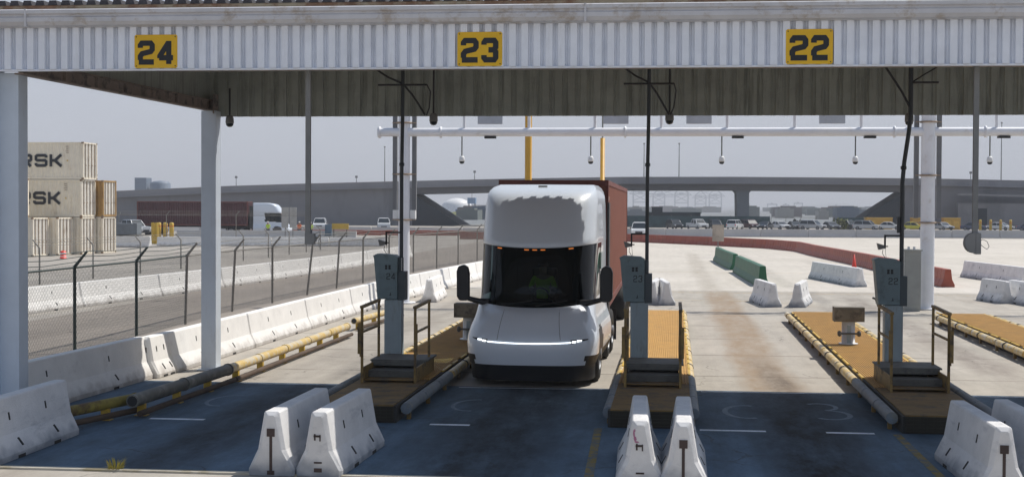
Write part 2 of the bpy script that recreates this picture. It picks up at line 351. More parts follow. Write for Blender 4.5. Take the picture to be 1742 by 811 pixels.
ROADL = ground_mat('side road tarmac', (.27, .235, .20), (.235, .205, .178), None, [(-16.2, 10, 130, .9, .3, (.17, .15, .13))], grit=.1, colC=(.21, .18, .155), cracks=.15)
YARD = ground_mat('dusty yard', (.36, .33, .29), (.29, .265, .235), None, None, grit=.12, colC=(.24, .22, .2))
FAR = ground_mat('far land', (.20, .215, .225), (.13, .14, .145), None, None, grit=.3, colC=(.26, .26, .26))
def sheet(name, x0, x1, y0, y1, z, m): return struct(MB().add([(x0,y0,z),(x1,y0,z),(x1,y1,z),(x0,y1,z)], [(0,1,2,3)]), name, m)
sheet('ground', -4500, 4500, -60, 7000, 0.0, FAR)
sheet('yard', -200, 200, -50, 275, 0.004, YARD)
sheet('side_road', -18.6, -10.6, -40, 150, 0.008, ROADL)
sheet('apron', -10.6, 60, 60.0, 172, 0.008, APRON)
sheet('lane_paving', -10.6, 30, -40, 60.0, 0.008, LITC)
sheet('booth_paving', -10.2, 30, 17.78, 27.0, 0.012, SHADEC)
sheet('highway', -200, 200, 186, 228, 0.008, ground_mat('highway asphalt', (.17, .17, .175), (.14, .14, .145)))
PAINTW = mat('worn white line', (.80, .86, .92), .7, var=.15, dirt=(.3, .36, .42), damt=.3, dscale=7, bump=0)
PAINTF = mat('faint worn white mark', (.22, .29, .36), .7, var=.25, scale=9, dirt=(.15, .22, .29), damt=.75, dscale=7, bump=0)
PAINTY = mat('worn yellow line', (.50, .33, .10), .7, var=.15, dirt=(.44, .39, .32), damt=.6, dscale=5, bump=0)
PAINTD = mat('shade dark worn yellow line', (.26, .19, .045), .8, var=.2, dirt=(.12, .14, .15), damt=.6, dscale=5, bump=0)  # darker copy of the yellow line, canopy shade put in its colour
mb = MB()
for x0, x1 in ((-8.2, -7.3), (-3.68, -3.05), (.50, 1.5), (2.40, 3.12)): mb.add([(x0,22.08,.016),(x1,22.08,.016),(x1,22.22,.016),(x0,22.22,.016)], [(0,1,2,3)])
struct(mb, 'stop_line', PAINTW)
mb = MB()
for y in (58.42, 76.9): mb.add([(-1.6,y,.012),(22,y-.4,.012),(22,y-.25,.012),(-1.6,y+.15,.012)], [(0,1,2,3)])
mb.add([(-8.2,53.6,.012),(3,53.4,.012),(3,53.5,.012),(-8.2,53.7,.012)], [(0,1,2,3)])
struct(mb, 'yellow_cross_line', PAINTY)
mb = MB()
for a, b_ in ((-1.05, -.97), (3.44, 3.46)): mb.add([(a-.06,22.1,.016),(a+.06,22.1,.016),(b_+.06,17.8,.016),(b_-.06,17.8,.016)], [(0,1,2,3)])
struct(mb, 'lane_edge_line', PAINTD)
def ground_stroke(mb, pts, wd, z):
    for a, b_ in zip(pts, pts[1:]):
        a = Vector(a); b_ = Vector(b_); d = (b_-a).normalized(); q = Vector((-d.y, d.x))*wd/2
        mb.add([(*(a-q), z), (*(b_-q), z), (*(b_+q), z), (*(a+q), z)], [(0, 1, 2, 3)])
mb = MB()
def arc(cx, cy, rx, ry, a0, a1, n=14): return [(cx+rx*math.cos(R(a0+(a1-a0)*k/n)), cy+ry*math.sin(R(a0+(a1-a0)*k/n))) for k in range(n+1)]
ground_stroke(mb, arc(1.32, 24.25, .36, .75, 70, 290), .09, .0165)
ground_stroke(mb, arc(2.60, 25.0, .27, .42, 130, -80), .08, .0165)
ground_stroke(mb, arc(2.66, 24.05, .33, .52, 90, -130), .09, .0170)
for x in (-7.6, -3.3, 6.2): ground_stroke(mb, arc(x, 24.4, .34, .7, 80, 280), .07, .0165)
struct(mb, 'worn_lane_marking', PAINTF)
mb = MB()
for x0, x1 in ((-8.1, -5.9), (-3.9, -1.2), (.62, 3.2), (5.5, 7.7)): mb.add([(x0,26.76,.0165),(x1,26.80,.0165),(x1,26.87,.0165),(x0,26.83,.0165)], [(0,1,2,3)])
struct(mb, 'slab_edge_line', PAINTW)
struct(MB().box(-11, 14, 17.66, 17.78, -.02, .035), 'kerb', mat('front kerb concrete', (.50, .46, .38), .8, var=.15, dirt=(.30, .25, .14), damt=.4))

# ------------------------------------------------------------------ haze over the harbour
hz = MB().box(-4600, 4600, -80, 7100, -1, 130).build('haze', [])
hm = bpy.data.materials.new('haze air'); hm.use_nodes = True; hn = hm.node_tree; hn.nodes.clear()
ho = hn.nodes.new('ShaderNodeOutputMaterial'); hv = hn.nodes.new('ShaderNodeVolumePrincipled')
hv.inputs['Color'].default_value = (.93, .95, 1.0, 1); hv.inputs['Density'].default_value = .00040
hn.links.new(hv.outputs[0], ho.inputs['Volume']); hz.data.materials.append(hm); hz['kind'] = 'stuff'

# ------------------------------------------------------------------ canopy
def corrug(mb, x0, x1, y, z0, z1, pitch=.176, dep=.032, sgn=1, along='x', a=None):
    """trapezoid rib sheet standing upright; two-sided thickness by offset"""
    pts = []; x = x0
    while x < x1 - 1e-6:
        for fx, d in ((0, 0), (.54, 0), (.58, 1), (.70, 1), (.74, .7), (.78, 1), (.96, 1)):
            q = x + fx*pitch
            if q < x1: pts.append((q, y + sgn*dep*d))
        x += pitch
    pts.append((x1, y)); back = [(p[0], p[1] + .006) for p in pts]
    for P_, fl in ((pts, 0), (back, 1)):
        vs = []
        for (p, q) in P_:
            for z in (z0, z1): vs.append((p, q, z) if along == 'x' else (q, p, z))
        n = len(P_)
        mb.add(vs, [(2*i, 2*i+2, 2*i+3, 2*i+1) if not fl else (2*i+1, 2*i+3, 2*i+2, 2*i) for i in range(n-1)])
    n = len(pts); vs = [(p, q, z0) if along == 'x' else (q, p, z0) for (p, q) in pts+back]
    mb.add(vs, [(i, n+i, n+i+1, i+1) for i in range(n-1)])
XL, XR = -10.03, 13.0
can = thing('canopy', 'long grey white corrugated steel canopy spanning the truck lanes on pale posts', 'canopy', (0, 25, 0))
can_o = (0, -25, 0)
def P_(mb, name, m, par=can, bevel=0):        # canopy parts are written in world metres
    for i, v in enumerate(mb.v): mb.v[i] = (v[0], v[1]-25, v[2])
    return mb.build(name, m, par, bevel)
mb = MB(); corrug(mb, XL, XR, 20.58, 5.42, 6.06, dep=.07); P_(mb, 'front_fascia', WHITE)
mb = MB(); mb.box(XL, XR, 20.60, 20.70, 5.395, 5.419); mb.box(XL, XR, 20.655, 20.70, 5.42, 6.0); P_(mb, 'fascia_backing', WHITE)
mb = MB(); mb.prism([(20.56, 6.03), (20.44, 6.05), (20.40, 6.10), (20.40, 6.16), (20.43, 6.18), (20.43, 6.20), (20.39, 6.22), (20.39, 6.27), (20.41, 6.285), (20.59, 6.285), (20.59, 6.03)], XL-.1, XR, 'x')
mb.box(-9.46, -9.43, 20.384, 20.6, 6.028, 6.287); mb.box(-1.2, -1.17, 20.384, 20.6, 6.028, 6.287); P_(mb, 'gutter', GUTTER)
mb = MB(); mb.box(XL, XR, 20.47, 20.62, 6.287, 6.335); mb.box(XL-.02, XR, 20.5, 29.4, 6.336, 6.352); P_(mb, 'roof_flashing', RUST)
mb = MB(); x = XL+.1
while x < XR: mb.prism([(x, 6.355), (x+.145, 6.355), (x+.125, 6.425), (x+.02, 6.425)], 20.50, 29.36, 'y'); x += .197
P_(mb, 'roof_ribs', mat('dark roof deck', (.05, .047, .055), .7, var=.3))
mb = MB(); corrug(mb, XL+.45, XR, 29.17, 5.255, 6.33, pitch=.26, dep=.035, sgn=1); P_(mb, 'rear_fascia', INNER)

mb = MB()          # left side: sheet and the brown edge beams under it
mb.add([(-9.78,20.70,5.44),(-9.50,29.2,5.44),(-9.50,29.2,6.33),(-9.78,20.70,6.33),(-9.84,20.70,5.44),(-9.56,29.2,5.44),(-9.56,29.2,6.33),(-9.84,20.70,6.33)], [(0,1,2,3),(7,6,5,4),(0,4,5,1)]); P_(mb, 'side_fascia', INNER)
mb = MB()
def skew(x0, x1, z0, z1): mb.add([(x0-.28, 20.75, z0), (x1-.28, 20.75, z0), (x1, 28.9, z0), (x0, 28.9, z0), (x0-.28, 20.75, z1), (x1-.28, 20.75, z1), (x1, 28.9, z1), (x0, 28.9, z1)], [(0,3,2,1),(4,5,6,7),(0,1,5,4),(1,2,6,5),(2,3,7,6),(3,0,4,7)])
skew(-9.50, -9.36, 5.36, 5.385); skew(-9.44, -9.42, 5.386, 5.56); skew(-9.50, -9.36, 5.561, 5.58)
for k in range(6):
    y = 22.2 + k*1.2; xo = -9.42 - .28*(28.9-y)/8.15; mb.box(xo-.01, xo+.05, y, y+.05, 5.387, 5.56)
P_(mb, 'edge_beam', BEAM)
mb = MB()
for y in (23.2, 26.2): mb.box(XL+.5, XR, y-.006, y+.006, 5.93, 6.20); mb.box(XL+.5, XR, y-.07, y+.07, 5.915, 5.929); mb.box(XL+.5, XR, y-.07, y+.07, 6.201, 6.21)
P_(mb, 'purlin', BEAM)
mb = MB()
for x in (-5.0, -.3, 4.3, 8.8): mb.box(x-.08, x+.08, 20.72, 29.12, 6.215, 6.33)
P_(mb, 'rafter', BEAM)
def post(x, y, z1, wx, wy):
    m_ = MB(); m_.box(x-wx, x+wx, y-wy, y-wy+.02, 0.02, z1); m_.box(x-wx, x+wx, y+wy-.02, y+wy, 0.02, z1); m_.box(x-.012, x+.012, y-wy+.021, y+wy-.021, .02, z1)
    m_.box(x+wx-.02, x+wx, y-wy+.021, y+wy-.021, .02, z1); m_.box(x-wx, x-wx+.02, y-wy+.021, y+wy-.021, .02, z1)
    m_.box(x-wx-.08, x+wx+.08, y-wy-.08, y+wy+.08, .012, .035)
    P_(m_, 'column', POST, bevel=.004)
post(-9.90, 20.95, 5.39, .16, .16); post(-9.42, 29.0, 5.36, .155, .17); post(12.6, 20.95, 5.39, .16, .16); post(12.6, 29.0, 5.24, .155, .17)
mb = MB(); mb.box(-10.07, -10.03, 20.62, 20.95, .02, 5.99); P_(mb, 'corner_trim', POST)
mb = MB(); mb.prism([(29.02, 5.36), (29.17, 5.36), (29.17, 5.62)], -9.5, -9.36, 'x'); mb.box(-9.32, -9.30, 28.8, 29.12, 5.3, 5.7); P_(mb, 'gusset', BEAM)

# lane number signs hung on the fascia
for txt, xc, lab in (('24', -7.52, 'yellow square lane sign reading 24, leftmost on the canopy fascia'), ('23', -2.71, 'yellow square lane sign reading 23, above the white truck'), ('22', 1.95, 'yellow square lane sign reading 22, right on the canopy fascia')):
    s_ = thing('lane_number_sign', lab, 'sign', (xc, 20.585, 5.67), 0, 'yellow lane number signs on the fascia')
    q = MB(); q.prism([(-.325+.02, -.245), (.325-.02, -.245), (.325, -.225), (.325, .225), (.305, .245), (-.305, .245), (-.325, .225), (-.325, -.225)], -.012, .0, 'y'); q.build('panel', SIGNY, s_)
    q = MB()
    for bx in (-.295, .295):
        for bz in (-.215, .215): q.lathe([(0, -.004), (.009, -.004), (.009, 0)], (bx, -.013, bz), 8, axis='y')
    q.build('bolt', SIGNK, s_)
    q = MB(); strokes(q, txt[0], -.235, -.19, .375, .078, -.017, -.0125, sx=.62); q.build('digit', SIGNK, s_)
    q = MB(); strokes(q, txt[1], .062, -.19, .375, .078, -.017, -.0125, sx=.58); q.build('digit', SIGNK, s_)

# ------------------------------------------------------------------ barriers
PROF = [(.30, 0.0), (.30, .08), (.18, .33), (.10, .79), (.085, .81)]
def barrier_mb(L, ch=.05, notch=True):
    q = MB()
    def ring(y, k, dz=0):
        half = [(x - k*(1 if z > .3 else .6), z - (dz if z > .5 else 0)) for x, z in PROF]
        return [(x, y, z) for x, z in half] + [(-x, y, z) for x, z in reversed(half)]
    ys = [(0, ch, ch), (ch, 0, 0), (L*.27, 0, 0), (L*.33, 0, 0), (L*.67, 0, 0), (L*.73, 0, 0), (L-ch, 0, 0), (L, ch, ch)]
    vs = []; n = 10
    for i, (y, k, dz) in enumerate(ys): vs += ring(y, k, dz)
    fs = []
    for i in range(len(ys)-1):
        for k in range(n-1):
            fs.append((i*n+k, i*n+k+1, (i+1)*n+k+1, (i+1)*n+k))
        fs.append((i*n+n-1, i*n, (i+1)*n, (i+1)*n+n-1))
    fs += [tuple(range(n-1, -1, -1)), tuple((len(ys)-1)*n+k for k in range(n))]
    return q.add(vs, fs)
def barrier(L, label, group, m=JERSEY, loc=(0, 0, 0), rz=0, detail=2, cat='barrier', name='concrete_barrier', pin='rod', h=1.0):
    t = thing(name, label, cat, loc, rz, group)
    o = barrier_mb(L).build('barrier_body', m, t, bevel=.012 if detail > 1 else 0)
    if h != 1: o.scale = (1, 1, h)
    if detail >= 1:
        for s_ in (-1, 1):
            for fy in (.30, .70):
                y = L*fy
                Mx = Matrix.Translation((s_*.1405, y, .56)) @ Matrix.Rotation(s_*-.172, 4, 'Y')
                MB().box(-.006, .006, -.018, .018, -.055, .05, M=Mx).build('lifting_slot', DARK, t)
                Mx = Matrix.Translation((s_*.238, y+.12, .21)) @ Matrix.Rotation(s_*-.45, 4, 'Y')
                q = MB(); q.add([(-.006,-.04,.05),(-.006,.01,-.07),(-.006,.06,-.07),(-.006,.01,.05),(.006,-.04,.05),(.006,.01,-.07),(.006,.06,-.07),(.006,.01,.05)], [(0,1,2,3),(7,6,5,4),(0,4,5,1),(1,5,6,2),(2,6,7,3),(3,7,4,0)], M=Mx)
                q.build('drain_slot', DARK, t)
            for fy in (.28, .68): MB().box(s_*.30-.004, s_*.30+.004, L*fy, L*fy+.22, 0.0, .045).build('fork_notch', DARK, t)
    if detail >= 2:
        for y0, s_ in ((0, -1), (L, 1)):
            q = MB()
            if pin == 'rod': q.box(-.018, .018, y0-.006, y0+.006, .02, .58); q.box(-.05, .05, y0-.012, y0+.012, .50, .60); q.box(-.045, .045, y0-.012, y0+.012, .02, .07)
            else: q.box(-.055, .035, y0-.008, y0+.008, .50, .525); q.box(-.05, -.03, y0-.008, y0+.008, .46, .54); q.box(.02, .035, y0-.008, y0+.008, .45, .53); q.box(-.05, .05, y0-.008, y0+.008, .17, .19); q.box(-.05, .05, y0-.008, y0+.008, .06, .11)
            q.build('end_hook', mat('rusty loop bar', (.06, .04, .035), .8, var=.4), t)
    return t
fg = 'short scuffed barriers in front of the islands'
barrier(2.5, 'white barrier with black rod in its end, left of the pair before island 24', fg, SCUFFED, (-4.95, 17.62, .012), R(-1.0), pin='rod')
barrier(2.5, 'scuffed white barrier with rusty end hooks, right of the pair before island 24', fg, SCUFFED, (-4.35, 17.64, .012), R(-1.5), pin='hook')
bs = barrier(2.5, 'scuffed white barrier with pink stain and end hooks, left of the middle pair', fg, SCUFFED, (-.32, 17.45, .012), R(1.2), pin='hook')
q = MB()
for x, z, a, b_ in ((-.075, .66, .012, .05), (-.06, .60, .02, .035), (-.04, .56, .03, .012), (-.065, .70, .008, .02)): q.prism([(x-a, z), (x-a*.3, z-b_), (x+a, z-b_*.4), (x+a*.5, z+b_*.6), (x-a*.6, z+b_)], -.004, -.001, 'y')
q.build('pink_stain', mat('pink spray mark', (.42, .17, .27), .7), bs)
barrier(2.5, 'scuffed white barrier with a black rod in its end, right of the middle pair', fg, SCUFFED, (.20, 17.42, .012), R(-.5), pin='rod')
barrier(2.5, 'scuffed white barrier with a black rod at its near end, in the lower right corner', fg, SCUFFED, (3.98, 17.55, .012), R(1.5), pin='rod')
barrier(2.5, 'scuffed white barrier mostly outside the frame at the lower right edge', fg, SCUFFED, (4.62, 17.75, .012), R(2.0), pin='hook')
barrier(2.9, 'battered white barrier at the lower left corner before the corner post', fg, SCUFFED, (-8.93, 17.60, .012), R(0.5), pin='hook')

row = 'long white barrier row beside the left lane'
barrier(6.1, 'shaded white barrier at the near end of the left row, under the canopy', row, JERSEY, (-10.62, 21.4, .012), R(-2.6))
pts = [(-10.24, 27.35), (-10.21, 28.32), (-10.14, 33.7), (-10.10, 39.06), (-10.03, 44.4), (-9.96, 49.6), (-9.66, 55.0), (-9.38, 60.6), (-9.0, 66.4), (-8.55, 72.4), (-8.1, 78.6)]
names = ['short sunlit white barrier stub just past the canopy shadow', 'sunlit white barrier passing behind the rear canopy post', 'third sunlit barrier of the left row, beside the yellow guard pipe',
         'fourth sunlit barrier of the left row, beside the yellow guard pipe end', 'fifth sunlit barrier of the left row, left of booth 24', 'white barrier of the left row seen directly behind booth 24', 'white barrier of the left row between booth 24 and the truck mirror',
         'white barrier of the left row touching the left edge of the truck', 'white barrier of the left row largely hidden by the truck', 'last white barrier of the left row, behind the truck']
for i in range(len(pts)-1):
    a, b_ = Vector(pts[i]), Vector(pts[i+1]); d = b_-a
    barrier(d.length-.03, names[i], row, JERSEY, (a.x, a.y, .012), math.atan2(-d.x, d.y), detail=1 if i > 3 else 2)
row2 = 'white barrier row beyond the chain link fence'
pts = [(-21.0, 34.5), (-20.4, 40.5), (-19.75, 46.5), (-19.15, 52.4), (-18.65, 58.4), (-18.25, 64.4), (-17.95, 70.4), (-17.7, 76.4), (-17.55, 82.4), (-17.45, 88.4), (-17.4, 96.0)]
nm2 = ['first', 'second', 'third', 'fourth', 'fifth', 'sixth', 'seventh', 'eighth', 'ninth', 'last']
for i in range(len(pts)-1):
    a, b_ = Vector(pts[i]), Vector(pts[i+1]); d = b_-a
    barrier(d.length-.04, f'{nm2[i]} white barrier from the left in the row behind the chain link fence', row2, JERSEY, (a.x, a.y, .008), math.atan2(-d.x, d.y), detail=1)
mid = 'short white barriers standing in the lanes behind the booths'
barrier(3.6, 'stub white barrier between booth 24 and the truck, beyond the guard pipes', mid, JERSEY, (-8.45, 50.6, .012), R(3), detail=1)
barrier(3.0, 'weathered white barrier directly right of booth 23, left one of two', mid, SCUFFED, (-.55, 50.6, .012), R(-4), detail=1)
barrier(3.0, 'weathered white barrier directly right of booth 23, right one of two', mid, SCUFFED, (-.02, 50.5, .012), R(5), detail=1)
barrier(3.4, 'scuffed barrier near the green barriers, left one of two in the empty lane', mid, SCUFFED, (3.62, 50.2, .012), R(6), detail=1)
barrier(3.0, 'scuffed barrier near the green barriers, right one of two in the empty lane', mid, SCUFFED, (4.42, 50.2, .012), R(-10), detail=1)
barrier(7.9, 'long white barrier between the green barriers and booth 22', mid, SCUFFED, (8.35, 63.9, .012), R(9), detail=1)
barrier(8.2, 'long white barrier at the right edge beyond the white gantry post', mid, SCUFFED, (15.95, 66.6, .012), R(7), detail=1)
barrier(2.2, 'short white barrier at the right edge, left piece before the long one', mid, SCUFFED, (12.2, 53.6, .012), R(10), detail=1)
barrier(4.2, 'short white barrier at the right edge, right piece before the long one', mid, SCUFFED, (13.1, 50.6, .012), R(7), detail=1)
# weed tuft at the kerb
mb = MB()
for k in range(70):
    a = random.uniform(0, 2*PI); r_ = random.uniform(0, .09); h_ = random.uniform(.05, .17); x, y = r_*math.cos(a), r_*math.sin(a)*.7; l = random.uniform(.02, .12)
    tx, ty = x+l*math.cos(a), y+l*math.sin(a); wq = .006
    mb.add([(x-wq, y, 0), (x+wq, y, 0), (x+(tx-x)*.6+wq*.6, y+(ty-y)*.6, h_*.75), (x+(tx-x)*.6-wq*.6, y+(ty-y)*.6, h_*.75), (tx, ty, h_)], [(0, 1, 2, 3), (3, 2, 4)])
o = mb.build('weed_tuft', mat('dry yellow green weed', (.32, .27, .05), .8, var=.35, scale=20, bump=0)); o.location = (-7.02, 17.74, .012)
tag(o, 'dry yellow green weed tuft growing at the front kerb', 'weed')

# water filled barriers
def plastic_unit(L, m, h=.85, w_=.30):
    q = MB(); prof = [(w_, 0), (w_, .10), (w_*.62, .34), (w_*.45, h-.02), (w_*.38, h)]
    full = prof + [(-x, z) for x, z in reversed(prof)]
    n = len(full); ys = [(0, .90), (.06, 1), (L*.33-.05, 1), (L*.33, .90), (L*.33+.05, 1), (L*.66-.05, 1), (L*.66, .90), (L*.66+.05, 1), (L-.06, 1), (L, .90)]; vs = []
    for y, k in ys: vs += [(x*k, y, z) for x, z in full]
    fs = [(i*n+k, i*n+(k+1) % n, (i+1)*n+(k+1) % n, (i+1)*n+k) for i in range(len(ys)-1) for k in range(n)] + [tuple(range(n-1, -1, -1)), tuple((len(ys)-1)*n+k for k in range(n))]
    return q.add(vs, fs)
def run(path, L, m, labels, group, name, h):
    me = None; i = 0; pos = 0; P = [Vector(p) for p in path]; seg = 0; cur = P[0].copy(); proto = None
    while seg < len(P)-1:
        rem = (P[seg+1]-cur).length
        need = L
        d0 = cur.copy()
        while seg < len(P)-1 and need > (P[seg+1]-cur).length:
            need -= (P[seg+1]-cur).length; cur = P[seg+1].copy(); seg += 1
        if seg >= len(P)-1: break
        cur = cur + (P[seg+1]-cur).normalized()*need
        d = cur-d0
        if proto is None: proto = o = plastic_unit(L*.985, m, h).build(name, m)
        else: o = proto.copy(); C.objects.link(o)
        o.location = (d0.x, d0.y, .012); o.rotation_euler = (0, 0, math.atan2(-d.x, d.y)); tag(o, labels(i, d0), 'barrier', group); i += 1
    return i
gl = {}
run([(3.2, 94.5), (3.35, 88), (3.78, 78.3)], 2.05, GREENB, lambda i, p: 'green plastic barrier unit in the far half of the green line, behind its gap', 'far half of the green plastic barrier line', 'plastic_barrier', .88)
run([(3.72, 77.6), (4.12, 63.6)], 2.0, GREENB, lambda i, p: 'green plastic barrier unit in the near half of the green line, before its gap', 'near half of the green plastic barrier line', 'plastic_barrier', .88)
run([(-22, 152), (-12, 149.5), (-3.9, 145.5), (3.4, 134), (8.6, 123.8), (10.35, 116), (10.55, 106), (11.55, 86), (12.0, 68), (12.2, 63.6)], 2.0, REDB,
    lambda i, p: 'rust red barrier unit in the curve of the long red line behind the gantry' if p.y > 105 else 'rust red barrier unit in the straight near end of the long red line', 'long rust red barrier line across the apron', 'plastic_barrier', .78)
run([(-52, 168), (-23, 171)], 2.0, REDB, lambda i, p: 'rust red barrier unit of the thin far line left of the truck', 'thin far red barrier line left of the truck', 'plastic_barrier', .6)

# ------------------------------------------------------------------ lane islands
def island(xc, label, lw, rw, far=44.0, dx=0.0, low=True):
    t = thing('lane_island', label, 'island', (xc, 22.2, .012), 0, 'ochre decked lane islands'); Y0 = 22.2
    def sk(y): return dx*(y-0)/22.0
    def bld(q, name, m, par=t, bevel=0):
        q.v = [(v[0]+sk(v[1]), v[1], v[2]) for v in q.v]; return q.build(name, m, par, bevel)
    L = far-Y0
    q = MB(); q.box(-.66, .66, .03, L, 0, .262); bld(q, 'base', KERB)
    q = MB()                                         # ribbed grip deck
    n = 27; w0 = .62; pitch = 2*w0/n; prof = []
    for i in range(n):
        x = -w0+i*pitch; prof += [(x, .283), (x+pitch*.45, .283), (x+pitch*.5, .298), (x+pitch*.95, .298)]
    prof += [(w0, .283), (w0, .264), (-w0, .264)]
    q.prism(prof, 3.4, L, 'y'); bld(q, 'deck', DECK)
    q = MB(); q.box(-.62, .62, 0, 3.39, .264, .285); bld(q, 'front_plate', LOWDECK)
    q = MB(); q.box(-.62, .62, 0.0, .028, .02, .262)
    for k in range(13): q.box(-.60+k*.1, -.585+k*.1, -.012, -.001, .02, .25)
    for k in range(5): q.box(-.62, .62, -.024, -.013, .03+k*.055, .042+k*.055)
    bld(q, 'front_grille', mat('dark grille steel', (.035, .03, .02), .8, var=.3))
    for s_, w_ in ((-1, lw), (1, rw)):
        y = .25; k = 0
        while y < L-.3:
            seg = .92 if y > 4.7 else 1.5; e = min(y+seg, L)
            m = PIPEY if y > 4.6 else PIPEG  # grey copy for the stretch under the canopy, shade put in its colour
            q = MB(); q.tube([(s_*w_, y, .20), (s_*w_, e-.05, .20)], .082 if y > 4.6 else .092, 12)
            if k % 3 == 2: q.tube([(s_*w_, e-.06, .20), (s_*w_, e+.05, .20)], .06, 10)
            bld(q, 'guard_pipe', m); y = e + (.0 if k % 3 != 2 else .10); k += 1
        y = .5
        while y < L: q = MB(); q.box(s_*w_-.03, s_*w_+.03, y-.05, y+.05, 0, .14); q.box(min(s_*w_, s_*.62), max(s_*w_, s_*.62), y-.04, y+.04, .1, .16); y += 1.85; bld(q, 'pipe_bracket', RAIL)
        q = MB(); y = 4.8
        while y < L:
            q = MB(); q.box(s_*.645-.02, s_*.645+.02, y, y+random.uniform(.5, 1.1), .264, .292); y += random.uniform(.9, 1.4); bld(q, 'worn_kick_edge', YELLOW)
        yy = 3.9
        while yy < L: q = MB(); q.lathe([(.0, -.055), (.09, -.055), (.09, .055), (0, .055)], (s_*w_, yy, .20), 12, axis='y'); yy += 2.86; bld(q, 'pipe_coupling', BLACK)
    return t
IX = {24: -4.89, 23: -.25, 22: 4.20, 21: 8.62}
island(IX[24], 'ochre lane island left of the truck, under booth 24', .80, .78, dx=-.0)
island(IX[23], 'ochre lane island right of the truck, under booth 23', .66, .66, dx=.08)
island(IX[22], 'ochre lane island right of the empty lane, under booth 22', .78, .80, dx=.16)
island(IX[21], 'ochre lane island at the right edge beyond booth 22', .80, .80, dx=.10)

# operator platforms with steps and hand rails
def platform(xc, label):
    t = thing('access_platform', label, 'steps', (xc, 24.95, .312), 0, 'brown steel step platforms before the booths')
    w_ = .46
    q = MB(); q.box(-w_-.06, w_+.08, .95, 2.0, .27, .30); q.box(-w_-.04, w_+.04, .95, .97, .19, .268); q.build('platform_deck', STEP, t)
    q = MB(); q.box(-w_, w_, 1.95, 1.985, .0, .268); q.build('back_riser', STEP, t)
    q = MB(); q.box(-w_, w_, .50, .93, .125, .15); q.box(-w_, w_, .50, .515, .03, .124); q.build('step', STEP, t)
    q = MB(); q.box(-w_, w_, .10, .48, .02, .035); q.build('bottom_step', LOWDECK, t)
    q = MB(); q.box(-w_-.03, -w_-.005, .05, 2.0, -.0, .25); q.box(w_+.005, w_+.03, .05, 2.0, .0, .25); q.build('stringer', RAIL, t)
    for s_ in (-1, 1):
        X = s_*(w_+.015)
        r = MB(); r.box(X-.022, X+.022, 1.48, 1.525, .301, 1.325); r.build('rail_post', RAIL, t, bevel=.004)
        r = MB(); r.box(X-.022, X+.022, 0.0, .045, -.02, 1.30); r.build('rail_post', RAIL, t, bevel=.004)
        r = MB(); r.add([(X-.03, -.03, 1.30), (X+.03, -.03, 1.30), (X+.03, 1.55, 1.33), (X-.03, 1.55, 1.33), (X-.03, -.03, 1.345), (X+.03, -.03, 1.345), (X+.03, 1.55, 1.375), (X-.03, 1.55, 1.375)],
                        [(0,3,2,1),(4,5,6,7),(0,1,5,4),(1,2,6,5),(2,3,7,6),(3,0,4,7)]); r.build('top_rail', RAIL, t)
        r = MB(); r.box(X-.018, X+.018, .046, 1.479, .86, .895); r.build('mid_rail', RAIL, t)
        r = MB(); r.box(X+.024*s_-.004, X+.024*s_+.004, -.06, -.005, .45, 1.05); r.box(X+.03*s_-.03, X+.03*s_+.03, -.075, -.06, .50, 1.04); r.build('edge_plate', RAIL, t)
    return t
platform(IX[24], 'brown railed steps in front of booth 24')
platform(IX[23], 'brown railed steps in front of booth 23, seen straight on')
platform(IX[22]+.06, 'brown railed steps in front of booth 22')
platform(IX[21]+.06, 'brown railed steps just outside the right edge')

